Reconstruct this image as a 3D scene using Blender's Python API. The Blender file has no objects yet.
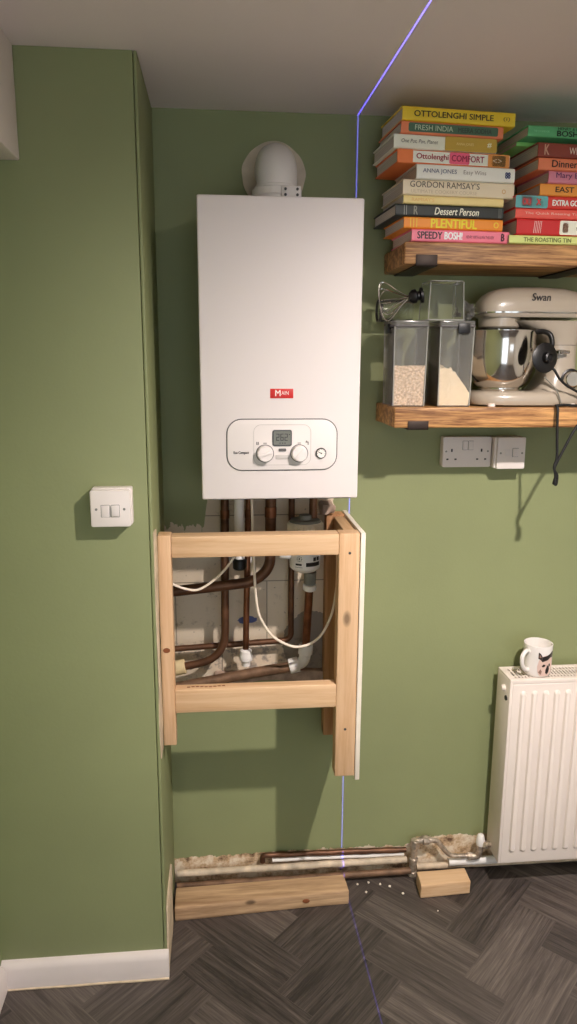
import bpy, bmesh, math, random
from mathutils import Vector, Matrix, noise
R = math.radians
PI = math.pi
random.seed(7)
scene = bpy.context.scene
COL = scene.collection

# ---------------------------------------------------------------- mesh builder
class MB:
    def __init__(s):
        s.bm = bmesh.new()
    def _merge(s, b, mat=None):
        if mat is not None:
            bmesh.ops.transform(b, matrix=mat, verts=b.verts)
        m = bpy.data.meshes.new('tmp')
        b.to_mesh(m); b.free()
        s.bm.from_mesh(m)
        bpy.data.meshes.remove(m)
        return s
    def box(s, x0, x1, y0, y1, z0, z1, bev=0.0, seg=2, mat=None):
        b = bmesh.new()
        bmesh.ops.create_cube(b, size=1.0)
        for v in b.verts:
            v.co = Vector(((x0 + x1) / 2 + v.co.x * (x1 - x0), (y0 + y1) / 2 + v.co.y * (y1 - y0), (z0 + z1) / 2 + v.co.z * (z1 - z0)))
        if bev:
            bmesh.ops.bevel(b, geom=list(b.edges), offset=bev, segments=seg, affect='EDGES', profile=.5)
        return s._merge(b, mat)
    def lathe(s, prof, loc=(0, 0, 0), seg=32, mat=None):
        """prof: list of (r, z) from bottom to top along the outside; revolves about z"""
        b = bmesh.new()
        rings = []
        for r, z in prof:
            if r < 1e-6:
                rings.append([b.verts.new((0, 0, z))])
            else:
                rings.append([b.verts.new((r * math.cos(2 * PI * i / seg), r * math.sin(2 * PI * i / seg), z)) for i in range(seg)])
        for a, c in zip(rings, rings[1:]):
            for i in range(seg):
                j = (i + 1) % seg
                if len(a) == 1 and len(c) == 1: continue
                if len(a) == 1: b.faces.new((a[0], c[j], c[i]))
                elif len(c) == 1: b.faces.new((a[i], a[j], c[0]))
                else: b.faces.new((a[i], a[j], c[j], c[i]))
        M = Matrix.Translation(loc)
        if mat is not None: M = M @ mat
        bmesh.ops.recalc_face_normals(b, faces=b.faces)
        return s._merge(b, M)
    def cyl(s, p0, p1, r, seg=20, r2=None, bev=0.0):
        p0 = Vector(p0); p1 = Vector(p1); d = p1 - p0; L = d.length
        r2 = r if r2 is None else r2
        if bev: prof = [(0, 0), (r - bev, 0), (r, bev), (r2, L - bev), (r2 - bev, L), (0, L)]
        else: prof = [(0, 0), (r, 0), (r2, L), (0, L)]
        q = Vector((0, 0, 1)).rotation_difference(d.normalized()).to_matrix().to_4x4()
        return s.lathe(prof, p0, seg, q)
    def tube(s, pts, r, seg=10, closed=False, rad=None):
        pts = [Vector(p) for p in pts]
        n = len(pts)
        b = bmesh.new()
        rings = []
        t0 = (pts[1] - pts[0]).normalized()
        u = t0.orthogonal().normalized()
        for i, p in enumerate(pts):
            if closed: t = (pts[(i + 1) % n] - pts[i - 1]).normalized()
            else: t = (pts[min(i + 1, n - 1)] - pts[max(i - 1, 0)]).normalized()
            u = (u - t * u.dot(t)).normalized()
            w = t.cross(u)
            rr = rad[i] if rad else r
            rings.append([b.verts.new(p + (u * math.cos(2 * PI * k / seg) + w * math.sin(2 * PI * k / seg)) * rr) for k in range(seg)])
        for i in range(n if closed else n - 1):
            a, c = rings[i], rings[(i + 1) % n]
            for k in range(seg):
                j = (k + 1) % seg
                b.faces.new((a[k], a[j], c[j], c[k]))
        if not closed:
            b.faces.new(list(reversed(rings[0]))); b.faces.new(rings[-1])
        bmesh.ops.recalc_face_normals(b, faces=b.faces)
        return s._merge(b)
    def loft(s, rings, cap=True, mat=None):
        b = bmesh.new()
        rs = [[b.verts.new(p) for p in r] for r in rings]
        for a, c in zip(rs, rs[1:]):
            m = len(a)
            for k in range(m):
                j = (k + 1) % m
                b.faces.new((a[k], a[j], c[j], c[k]))
        if cap:
            b.faces.new(list(reversed(rs[0]))); b.faces.new(rs[-1])
        bmesh.ops.recalc_face_normals(b, faces=b.faces)
        return s._merge(b, mat)
    def prism(s, poly, axis, a0, a1, bev=0.0, mat=None):
        """poly = 2D points; axis 'x': (y,z), 'y': (x,z), 'z': (x,y)"""
        def P(q, a):
            if axis == 'x': return (a, q[0], q[1])
            if axis == 'y': return (q[0], a, q[1])
            return (q[0], q[1], a)
        b = bmesh.new()
        A = [b.verts.new(P(q, a0)) for q in poly]
        B = [b.verts.new(P(q, a1)) for q in poly]
        m = len(poly)
        for k in range(m):
            b.faces.new((A[k], A[(k + 1) % m], B[(k + 1) % m], B[k]))
        b.faces.new(list(reversed(A))); b.faces.new(B)
        bmesh.ops.recalc_face_normals(b, faces=b.faces)
        if bev:
            bmesh.ops.bevel(b, geom=[e for e in b.edges if e.calc_face_angle(0) > .6], offset=bev, segments=2, affect='EDGES', profile=.5)
        return s._merge(b, mat)
    def jitter(s, amp, freq, sub=0):
        if sub:
            bmesh.ops.subdivide_edges(s.bm, edges=list(s.bm.edges), cuts=sub, use_grid_fill=True)
        for v in s.bm.verts:
            v.co += noise.noise_vector(v.co * freq) * amp
        return s
    def build(s, name, m, parent=None, angle=38):
        if parent is not None:
            off = Vector(WLOC[parent.name])
            if off.length: bmesh.ops.translate(s.bm, vec=-off, verts=s.bm.verts)
        me = bpy.data.meshes.new(name)
        s.bm.to_mesh(me); s.bm.free()
        me.shade_smooth(); me.set_sharp_from_angle(angle=R(angle))
        me.materials.append(m)
        o = bpy.data.objects.new(name, me)
        COL.objects.link(o)
        WLOC[o.name] = WLOC[parent.name] if parent is not None else (0, 0, 0)
        if parent is not None: o.parent = parent
        return o

WLOC = {}
def tag(o, label=None, cat=None, group=None, kind=None):
    if label: o['label'] = label
    if cat: o['category'] = cat
    if group: o['group'] = group
    if kind: o['kind'] = kind
    return o
def thing(name, label, cat, loc=(0, 0, 0), rotz=0, group=None, local=False):
    o = bpy.data.objects.new(name, None); COL.objects.link(o)
    o.empty_display_size = .05
    o.location = loc; o.rotation_euler = (0, 0, rotz)
    WLOC[o.name] = (0, 0, 0) if local else tuple(loc)
    return tag(o, label, cat, group)
def struct(o): o['kind'] = 'structure'; return o

def arc_path(pts, fil=.02, n=7):
    """polyline with filleted corners"""
    pts = [Vector(p) for p in pts]; out = [pts[0]]
    for a, b, c in zip(pts, pts[1:], pts[2:]):
        f = min(fil, (a - b).length * .49, (c - b).length * .49)
        p = b + (a - b).normalized() * f; q = b + (c - b).normalized() * f
        for i in range(n + 1):
            t = i / n
            out.append(p * (1 - t) ** 2 + b * 2 * t * (1 - t) + q * t * t)
    out.append(pts[-1]); return out
def smooth_path(pts, n=8):
    pts = [Vector(p) for p in pts]; out = []
    for i in range(len(pts) - 1):
        p0 = pts[max(i - 1, 0)]; p1 = pts[i]; p2 = pts[i + 1]; p3 = pts[min(i + 2, len(pts) - 1)]
        for k in range(n):
            t = k / n
            out.append(.5 * ((2 * p1) + (p2 - p0) * t + (2 * p0 - 5 * p1 + 4 * p2 - p3) * t * t + (3 * p1 - p0 - 3 * p2 + p3) * t ** 3))
    out.append(pts[-1]); return out
def rrect(x0, x1, z0, z1, r, n=6):
    out = []
    for cx, cz, a in ((x1 - r, z1 - r, 0), (x0 + r, z1 - r, 90), (x0 + r, z0 + r, 180), (x1 - r, z0 + r, 270)):
        for i in range(n + 1):
            t = R(a + 90 * i / n); out.append((cx + r * math.cos(t), cz + r * math.sin(t)))
    return out
def sup(cx, cy, rx, ry, z, e=2.6, n=40, axis='z'):
    out = []
    for i in range(n):
        t = 2 * PI * i / n; c, s_ = math.cos(t), math.sin(t)
        a = math.copysign(abs(c) ** (2 / e), c) * rx + cx; b = math.copysign(abs(s_) ** (2 / e), s_) * ry + cy
        out.append((a, b, z) if axis == 'z' else (z, a, b))
    return out

# ---------------------------------------------------------------- materials
def lin(c):
    out = []
    for v in c:
        v /= 255.0
        out.append(v / 12.92 if v <= .04045 else ((v + .055) / 1.055) ** 2.4)
    return tuple(out) + (1.0,)
def base(name):
    m = bpy.data.materials.new(name); m.use_nodes = True
    nt = m.node_tree; return m, nt, nt.nodes['Principled BSDF']
def N(nt, t, **kw):
    n = nt.nodes.new(t)
    for k, v in kw.items():
        if k in n.inputs: n.inputs[k].default_value = v
        else: setattr(n, k, v)
    return n
def ramp(nt, stops, interp='LINEAR'):
    n = nt.nodes.new('ShaderNodeValToRGB'); e = n.color_ramp.elements; n.color_ramp.interpolation = interp
    e[0].position, e[0].color = stops[0][0], stops[0][1]
    e[1].position, e[1].color = stops[-1][0], stops[-1][1]
    for p, c in stops[1:-1]:
        x = e.new(p); x.color = c
    return n
def mth(nt, op, a, b=None, clamp=False):
    n = nt.nodes.new('ShaderNodeMath'); n.operation = op; n.use_clamp = clamp
    for i, v in enumerate((a, b)):
        if v is None: continue
        if isinstance(v, (int, float)): n.inputs[i].default_value = v
        else: nt.links.new(v, n.inputs[i])
    return n.outputs[0]
def mixc(nt, fac, a, b):
    n = nt.nodes.new('ShaderNodeMix'); n.data_type = 'RGBA'
    for sock, v in ((n.inputs[0], fac), (n.inputs[6], a), (n.inputs[7], b)):
        if isinstance(v, (int, float, tuple)): sock.default_value = v
        else: nt.links.new(v, sock)
    return n.outputs[2]
def plain(name, c, rough=.5, metal=0.0, var=.05, nscale=12, bump=0.0, bscale=80, spec=None, coat=0.0):
    m, nt, b = base(name)
    tc = N(nt, 'ShaderNodeTexCoord')
    nz = N(nt, 'ShaderNodeTexNoise', Scale=nscale, Detail=4.0)
    nt.links.new(tc.outputs['Object'], nz.inputs['Vector'])
    c1 = lin(c); k0, k1 = 1 - var, 1 + var
    r = ramp(nt, [(.3, tuple(min(1, x * k0) for x in c1[:3]) + (1,)), (.7, tuple(min(1, x * k1) for x in c1[:3]) + (1,))])
    nt.links.new(nz.outputs['Fac'], r.inputs['Fac']); nt.links.new(r.outputs['Color'], b.inputs['Base Color'])
    b.inputs['Roughness'].default_value = rough; b.inputs['Metallic'].default_value = metal
    if spec is not None: b.inputs['Specular IOR Level'].default_value = spec
    if coat: b.inputs['Coat Weight'].default_value = coat; b.inputs['Coat Roughness'].default_value = .1
    if bump:
        nb = N(nt, 'ShaderNodeTexNoise', Scale=bscale, Detail=3.0); nt.links.new(tc.outputs['Object'], nb.inputs['Vector'])
        bp = N(nt, 'ShaderNodeBump', Strength=bump, Distance=.002); nt.links.new(nb.outputs['Fac'], bp.inputs['Height'])
        nt.links.new(bp.outputs['Normal'], b.inputs['Normal'])
    return m
def wood(name, light, dark, axis='x', scale=1.0, rough=.6, knots=.0, contrast=1.0):
    m, nt, b = base(name)
    tc = N(nt, 'ShaderNodeTexCoord'); mp = N(nt, 'ShaderNodeMapping')
    st = {'x': (1.2, 22, 22), 'y': (22, 1.2, 22), 'z': (22, 22, 1.2)}[axis]
    mp.inputs['Scale'].default_value = tuple(v * scale for v in st)
    nt.links.new(tc.outputs['Object'], mp.inputs['Vector'])
    n1 = N(nt, 'ShaderNodeTexNoise', Scale=2.2, Detail=6.0, Roughness=.6, Distortion=.6)
    n2 = N(nt, 'ShaderNodeTexNoise', Scale=9.0, Detail=3.0, Roughness=.7)
    nt.links.new(mp.outputs['Vector'], n1.inputs['Vector']); nt.links.new(mp.outputs['Vector'], n2.inputs['Vector'])
    f = mth(nt, 'ADD', mth(nt, 'MULTIPLY', n1.outputs['Fac'], .7), mth(nt, 'MULTIPLY', n2.outputs['Fac'], .3))
    w = .14 / contrast
    r = ramp(nt, [(.5 - w, lin(dark)), (.5, lin(tuple((a * .6 + d * .4) for a, d in zip(light, dark)))), (.5 + w, lin(light))])
    nt.links.new(f, r.inputs['Fac'])
    col = r.outputs['Color']
    if knots:
        mp2 = N(nt, 'ShaderNodeMapping'); mp2.inputs['Scale'].default_value = {'x': (5, 10, 10), 'y': (10, 5, 10), 'z': (10, 10, 5)}[axis]
        nt.links.new(tc.outputs['Object'], mp2.inputs['Vector'])
        vo = N(nt, 'ShaderNodeTexVoronoi', Scale=1.0); nt.links.new(mp2.outputs['Vector'], vo.inputs['Vector'])
        kr = ramp(nt, [(knots * .5, (1, 1, 1, 1)), (knots, (0, 0, 0, 1))]); nt.links.new(vo.outputs['Distance'], kr.inputs['Fac'])
        col = mixc(nt, mth(nt, 'MULTIPLY', kr.outputs['Color'], .8), col, lin(tuple(v * .55 for v in dark)))
    nt.links.new(col, b.inputs['Base Color'])
    b.inputs['Roughness'].default_value = rough
    bp = N(nt, 'ShaderNodeBump', Strength=.25, Distance=.001); nt.links.new(f, bp.inputs['Height']); nt.links.new(bp.outputs['Normal'], b.inputs['Normal'])
    return m
def clear(name, tint=(240, 240, 238), ior=1.3, rough=.06, haze=0.0):
    m = bpy.data.materials.new(name); m.use_nodes = True; nt = m.node_tree
    nt.nodes.remove(nt.nodes['Principled BSDF']); out = nt.nodes['Material Output']
    t = N(nt, 'ShaderNodeBsdfTransparent', Color=lin(tint)); g = N(nt, 'ShaderNodeBsdfGlossy', Roughness=rough)
    fr = N(nt, 'ShaderNodeFresnel', IOR=ior)
    mx = N(nt, 'ShaderNodeMixShader'); nt.links.new(fr.outputs[0], mx.inputs[0]); nt.links.new(t.outputs[0], mx.inputs[1]); nt.links.new(g.outputs[0], mx.inputs[2])
    sh = mx.outputs[0]
    if haze:
        d = N(nt, 'ShaderNodeBsdfDiffuse', Color=lin((225, 225, 220)))
        m2 = N(nt, 'ShaderNodeMixShader'); m2.inputs[0].default_value = haze
        nt.links.new(sh, m2.inputs[1]); nt.links.new(d.outputs[0], m2.inputs[2]); sh = m2.outputs[0]
    nt.links.new(sh, out.inputs['Surface'])
    return m

GREEN = (141, 148, 105)
def paint_mat(name, masks):
    """green wall paint; with masks=True the bare, dirty wall shows behind the boxing and along the floor"""
    m, nt, b = base(name)
    L = nt.links
    tc = N(nt, 'ShaderNodeTexCoord')
    n0 = N(nt, 'ShaderNodeTexNoise', Scale=3.0, Detail=4.0); L.new(tc.outputs['Object'], n0.inputs['Vector'])
    g = lin(GREEN)
    r0 = ramp(nt, [(.3, tuple(v * .95 for v in g[:3]) + (1,)), (.7, tuple(v * 1.05 for v in g[:3]) + (1,))]); L.new(n0.outputs['Fac'], r0.inputs['Fac'])
    col = r0.outputs['Color']
    b.inputs['Roughness'].default_value = .62
    nb = N(nt, 'ShaderNodeTexNoise', Scale=140.0, Detail=3.0); L.new(tc.outputs['Object'], nb.inputs['Vector'])
    h = nb.outputs['Fac']
    if masks:
        sx = N(nt, 'ShaderNodeSeparateXYZ'); L.new(tc.outputs['Object'], sx.inputs[0])
        X, Z = sx.outputs['X'], sx.outputs['Z']
        ne = N(nt, 'ShaderNodeTexNoise', Scale=26.0, Detail=5.0, Roughness=.65); L.new(tc.outputs['Object'], ne.inputs['Vector'])
        e = mth(nt, 'MULTIPLY', mth(nt, 'SUBTRACT', ne.outputs['Fac'], .5), .09)
        mpb = N(nt, 'ShaderNodeMapping'); mpb.inputs['Scale'].default_value = (70, 1, 6); L.new(tc.outputs['Object'], mpb.inputs['Vector'])
        nbr = N(nt, 'ShaderNodeTexNoise', Scale=1.0, Detail=3.0); L.new(mpb.outputs['Vector'], nbr.inputs['Vector'])
        brush = mth(nt, 'MULTIPLY', mth(nt, 'SUBTRACT', nbr.outputs['Fac'], .5), .07)
        # opening behind the boxing: between z .665 and a brushed top edge, left of x .31
        ztop = mth(nt, 'ADD', mth(nt, 'MULTIPLY', mth(nt, 'ADD', X, .045, True), 9.0), 1.125)
        ztop = mth(nt, 'MINIMUM', ztop, 1.42)
        a1 = mth(nt, 'GREATER_THAN', mth(nt, 'SUBTRACT', ztop, mth(nt, 'ADD', Z, mth(nt, 'ADD', brush, mth(nt, 'MULTIPLY', e, .8)))), 0.0)
        a2 = mth(nt, 'GREATER_THAN', mth(nt, 'ADD', Z, mth(nt, 'MULTIPLY', e, .4)), .668)
        a3 = mth(nt, 'LESS_THAN', mth(nt, 'ADD', X, mth(nt, 'MULTIPLY', e, .3)), .318)
        bare = mth(nt, 'MULTIPLY', mth(nt, 'MULTIPLY', a1, a2), a3)
        # bare strip above the floor
        lift = mth(nt, 'MULTIPLY', mth(nt, 'GREATER_THAN', X, .6), .024)
        low = mth(nt, 'LESS_THAN', mth(nt, 'ADD', Z, mth(nt, 'MULTIPLY', e, .55)), mth(nt, 'ADD', lift, .086))
        # white primed board with joints and stains
        br = N(nt, 'ShaderNodeTexBrick'); br.inputs['Scale'].default_value = 1.0
        br.inputs['Brick Width'].default_value = .26; br.inputs['Row Height'].default_value = .193; br.inputs['Mortar Size'].default_value = .0016
        br.inputs['Color1'].default_value = lin((224, 207, 184)); br.inputs['Color2'].default_value = lin((212, 196, 174)); br.inputs['Mortar'].default_value = lin((150, 138, 122))
        cb = N(nt, 'ShaderNodeCombineXYZ'); L.new(X, cb.inputs[0]); L.new(Z, cb.inputs[1]); L.new(cb.outputs[0], br.inputs['Vector'])
        ns = N(nt, 'ShaderNodeTexNoise', Scale=17.0, Detail=8.0, Roughness=.75); L.new(tc.outputs['Object'], ns.inputs['Vector'])
        st = ramp(nt, [(.56, (0, 0, 0, 1)), (.66, (1, 1, 1, 1))]); L.new(ns.outputs['Fac'], st.inputs['Fac'])
        leftw = mth(nt, 'SUBTRACT', .95, mth(nt, 'MULTIPLY', mth(nt, 'ADD', X, .16, True), 2.4), True)
        board = mixc(nt, mth(nt, 'MULTIPLY', mth(nt, 'MULTIPLY', st.outputs['Color'], .75), mth(nt, 'ADD', leftw, .15, True)), br.outputs['Color'], lin((108, 88, 70)))
        nf = N(nt, 'ShaderNodeTexNoise', Scale=95.0, Detail=2.0); L.new(tc.outputs['Object'], nf.inputs['Vector'])
        fl = ramp(nt, [(.68, (0, 0, 0, 1)), (.72, (1, 1, 1, 1))]); L.new(nf.outputs['Fac'], fl.inputs['Fac'])
        board = mixc(nt, mth(nt, 'MULTIPLY', fl.outputs['Color'], .5), board, lin((96, 78, 62)))
        # grey mortar patch round the lower right joint
        dx = mth(nt, 'MULTIPLY', mth(nt, 'SUBTRACT', X, .262), 10.5); dz = mth(nt, 'MULTIPLY', mth(nt, 'SUBTRACT', Z, .775), 9.5)
        d2 = mth(nt, 'ADD', mth(nt, 'ADD', mth(nt, 'MULTIPLY', dx, dx), mth(nt, 'MULTIPLY', dz, dz)), mth(nt, 'MULTIPLY', e, 9.0))
        board = mixc(nt, mth(nt, 'LESS_THAN', d2, .85), board, lin((150, 140, 130)))
        # blue plug of filler
        dx = mth(nt, 'MULTIPLY', mth(nt, 'SUBTRACT', X, .076), 32.0); dz = mth(nt, 'MULTIPLY', mth(nt, 'SUBTRACT', Z, .849), 85.0)
        d3 = mth(nt, 'ADD', mth(nt, 'ADD', mth(nt, 'MULTIPLY', dx, dx), mth(nt, 'MULTIPLY', dz, dz)), mth(nt, 'MULTIPLY', e, 40.0))
        board = mixc(nt, mth(nt, 'LESS_THAN', d3, .9), board, lin((74, 84, 138)))
        # blue-grey smears under it
        zz = mth(nt, 'MULTIPLY', mth(nt, 'LESS_THAN', Z, .79), mth(nt, 'GREATER_THAN', Z, .70))
        n6 = N(nt, 'ShaderNodeTexNoise', Scale=30.0, Detail=6.0, Roughness=.7); n6.noise_dimensions = '3D'; L.new(tc.outputs['Object'], n6.inputs['Vector'])
        sm = ramp(nt, [(.5, (0, 0, 0, 1)), (.6, (1, 1, 1, 1))]); L.new(n6.outputs['Fac'], sm.inputs['Fac'])
        board = mixc(nt, mth(nt, 'MULTIPLY', mth(nt, 'MULTIPLY', sm.outputs['Color'], zz), .7), board, lin((112, 106, 108)))
        # skirting-level plaster: cream with brown dirt
        nd = N(nt, 'ShaderNodeTexNoise', Scale=19.0, Detail=8.0, Roughness=.7); L.new(tc.outputs['Object'], nd.inputs['Vector'])
        rd = ramp(nt, [(.36, lin((96, 68, 48))), (.47, lin((206, 176, 140))), (.57, lin((236, 221, 198)))]); L.new(nd.outputs['Fac'], rd.inputs['Fac'])
        # small paint runs and chips around the opening edge
        col = mixc(nt, bare, col, board)
        col = mixc(nt, low, col, rd.outputs['Color'])
        h = mth(nt, 'ADD', h, mth(nt, 'MULTIPLY', mth(nt, 'ADD', bare, low), mth(nt, 'MULTIPLY', ns.outputs['Fac'], 2.0)))
    L.new(col, b.inputs['Base Color'])
    bp = N(nt, 'ShaderNodeBump', Strength=.12, Distance=.002); L.new(h, bp.inputs['Height']); L.new(bp.outputs['Normal'], b.inputs['Normal'])
    return m

M = {}
M['paint_back'] = paint_mat('green_paint_worn', True)
M['paint'] = paint_mat('green_paint', False)
M['ceiling'] = plain('ceiling_paint', (243, 231, 228), .8, var=.03, nscale=2, bump=.08, bscale=60)
M['skirting'] = plain('skirting_white', (216, 206, 202), .4, var=.03, bump=.05)
M['plaster'] = plain('raw_plaster', (205, 186, 158), .9, var=.18, nscale=30, bump=.5, bscale=60)
M['patch'] = plain('filler_patch', (206, 192, 172), .9, var=.14, nscale=22, bump=.5, bscale=60)
M['mortar'] = plain('pink_mortar', (176, 152, 136), .95, var=.25, nscale=40, bump=.8, bscale=70)
M['room'] = plain('room_wall_paint', (230, 224, 216), .7)
M['boiler'] = plain('boiler_white', (232, 223, 221), .5, var=.012, nscale=3)
M['panel_white'] = plain('panel_white', (234, 226, 223), .45, var=.012)
M['line_grey'] = plain('line_grey', (96, 92, 92), .5)
M['line_pale'] = plain('line_pale', (200, 194, 190), .5)
M['lcd'] = plain('display_grey', (112, 112, 102), .25, var=.02)
M['lcd_bezel'] = plain('display_bezel', (70, 68, 66), .35, var=.02)
M['ink'] = plain('black_ink', (34, 31, 30), .5)
M['white_ink'] = plain('white_ink', (245, 240, 232), .5)
M['badge'] = plain('badge_red', (206, 40, 36), .35, var=.03)
M['white_plastic'] = plain('white_plastic', (236, 232, 228), .35, var=.02)
M['flue'] = plain('flue_white', (232, 226, 220), .45, var=.02)
M['switch'] = plain('switch_white', (236, 227, 222), .35, var=.015)
M['screw'] = plain('screw_metal', (150, 146, 140), .35, metal=.9)
M['black'] = plain('black_plastic', (16, 15, 16), .4, var=.1)
M['black_soft'] = plain('black_rubber', (11, 11, 12), .6, var=.1)
M['pine_x'] = wood('pine_along_x', (224, 190, 152), (204, 164, 122), 'x', rough=.65)
M['pine_y'] = wood('pine_along_y', (212, 174, 132), (182, 138, 98), 'y', rough=.65)
M['pine_z'] = wood('pine_along_z', (224, 188, 150), (204, 162, 120), 'z', rough=.65, knots=.13)
M['pine_old'] = wood('pine_old', (196, 150, 106), (160, 112, 72), 'z', rough=.7, knots=.16)
M['pine_dirty'] = wood('pine_dirty', (216, 182, 142), (140, 108, 78), 'x', .8, .75, knots=.1, contrast=.8)
M['knot'] = plain('knot_brown', (132, 76, 42), .7, var=.25, nscale=60)
M['board_edge'] = plain('plasterboard_white', (238, 228, 212), .7, var=.05, nscale=30)
M['shelf'] = wood('oiled_shelf', (206, 156, 98), (112, 70, 38), 'x', 1.5, .5, knots=.12, contrast=1.5)
M['bracket'] = plain('bracket_dark', (58, 46, 40), .5, metal=.5, var=.2)
M['copper'] = plain('copper_dull', (130, 86, 62), .38, metal=.85, var=.3, nscale=30)
M['copper_dark'] = plain('copper_brown', (104, 72, 52), .45, metal=.6, var=.35, nscale=25)
M['pipe_dirty'] = plain('pipe_dirty', (120, 92, 70), .6, metal=.3, var=.45, nscale=28, bump=.5)
M['old_valve'] = plain('old_chrome_paint', (178, 164, 148), .4, metal=.55, var=.5, nscale=70, bump=.7, bscale=120)
M['cream_plastic'] = plain('cream_plastic', (226, 204, 160), .5, var=.1, nscale=40)
M['white_pipe'] = plain('painted_pipe', (204, 186, 162), .55, var=.32, nscale=26, bump=.4)
M['cable'] = plain('white_cable', (238, 224, 206), .5, var=.04)
M['collar'] = plain('collar_cream', (238, 228, 208), .5, var=.06, nscale=40)
M['grey_cap'] = plain('grey_cap', (128, 126, 118), .6, var=.2, nscale=40)
M['radiator'] = plain('radiator_white', (236, 224, 215), .4, var=.015)
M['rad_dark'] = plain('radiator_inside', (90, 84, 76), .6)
M['mug'] = plain('mug_glaze', (240, 234, 230), .15, var=.01, coat=.5)
M['mug_in'] = plain('mug_inside', (232, 222, 212), .25, var=.02)
M['fur_pink'] = plain('printed_pink', (226, 196, 184), .3, var=.05, nscale=60)
M['fur_dark'] = plain('printed_black', (40, 34, 32), .3)
M['fur_brown'] = plain('printed_brown', (150, 118, 104), .3, var=.1, nscale=80)
M['clear'] = clear('clear_plastic', (250, 249, 248), 1.14, .06, .085)
M['clear2'] = clear('clear_acrylic', (248, 249, 246), 1.16, .08, .045)
M['clear_edge'] = clear('clear_rim', (232, 232, 224), 1.5, .15, .4)
M['bag'] = clear('clear_bag', (238, 236, 236), 1.5, .18, .10)
M['lid'] = clear('smoky_lid', (200, 190, 186), 1.45, .15, .18)
M['oats'] = plain('oats', (216, 192, 166), .95, var=.42, nscale=170, bump=1.0, bscale=160)
M['flour'] = plain('flour', (240, 222, 192), .95, var=.06, nscale=40, bump=.6, bscale=70)
M['mixer'] = plain('mixer_cream', (172, 160, 144), .28, var=.015, coat=.6)
M['chrome'] = plain('chrome', (214, 210, 204), .09, metal=1.0, var=.01)
M['steel'] = plain('bowl_steel', (214, 208, 200), .12, metal=1.0, var=.01)
M['pages'] = None

def pages_mat():
    m, nt, b = base('book_pages'); L = nt.links
    tc = N(nt, 'ShaderNodeTexCoord'); mp = N(nt, 'ShaderNodeMapping'); mp.inputs['Scale'].default_value = (3, 3, 900)
    L.new(tc.outputs['Object'], mp.inputs['Vector'])
    nz = N(nt, 'ShaderNodeTexNoise', Scale=1.0, Detail=2.0); L.new(mp.outputs['Vector'], nz.inputs['Vector'])
    r = ramp(nt, [(.35, lin((190, 180, 168))), (.65, lin((228, 220, 208)))]); L.new(nz.outputs['Fac'], r.inputs['Fac']); L.new(r.outputs['Color'], b.inputs['Base Color'])
    b.inputs['Roughness'].default_value = .9; return m
M['pages'] = pages_mat()
_ink = {}
def ink(c, rough=.5):
    if (c, rough) not in _ink: _ink[(c, rough)] = plain('print_%02x%02x%02x' % c, tuple(min(250, v * 1.1) for v in c), rough, var=.025)
    return _ink[(c, rough)]

def floor_mat():
    m, nt, b = base('herringbone_vinyl'); L = nt.links
    uv = N(nt, 'ShaderNodeUVMap'); uv.uv_map = 'grain'
    at = N(nt, 'ShaderNodeAttribute'); at.attribute_name = 'tone'
    n1 = N(nt, 'ShaderNodeTexNoise', Scale=1.0, Detail=8.0, Roughness=.62, Distortion=1.0)
    mp = N(nt, 'ShaderNodeMapping'); mp.inputs['Scale'].default_value = (3.0, 55, 1); L.new(uv.outputs['UV'], mp.inputs['Vector']); L.new(mp.outputs['Vector'], n1.inputs['Vector'])
    n2 = N(nt, 'ShaderNodeTexNoise', Scale=1.0, Detail=4.0, Roughness=.7)
    mp2 = N(nt, 'ShaderNodeMapping'); mp2.inputs['Scale'].default_value = (9, 260, 1); L.new(uv.outputs['UV'], mp2.inputs['Vector']); L.new(mp2.outputs['Vector'], n2.inputs['Vector'])
    f = mth(nt, 'ADD', mth(nt, 'MULTIPLY', n1.outputs['Fac'], .62), mth(nt, 'MULTIPLY', n2.outputs['Fac'], .38))
    f = mth(nt, 'ADD', f, mth(nt, 'MULTIPLY', mth(nt, 'SUBTRACT', at.outputs['Fac'], .5), .17))
    r = ramp(nt, [(.36, lin((46, 41, 38))), (.52, lin((77, 69, 65))), (.72, lin((114, 104, 97)))]); L.new(f, r.inputs['Fac'])
    L.new(r.outputs['Color'], b.inputs['Base Color']); b.inputs['Roughness'].default_value = .5
    bp = N(nt, 'ShaderNodeBump', Strength=.15, Distance=.001); L.new(f, bp.inputs['Height']); L.new(bp.outputs['Normal'], b.inputs['Normal'])
    return m
M['floor'] = floor_mat()

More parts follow.
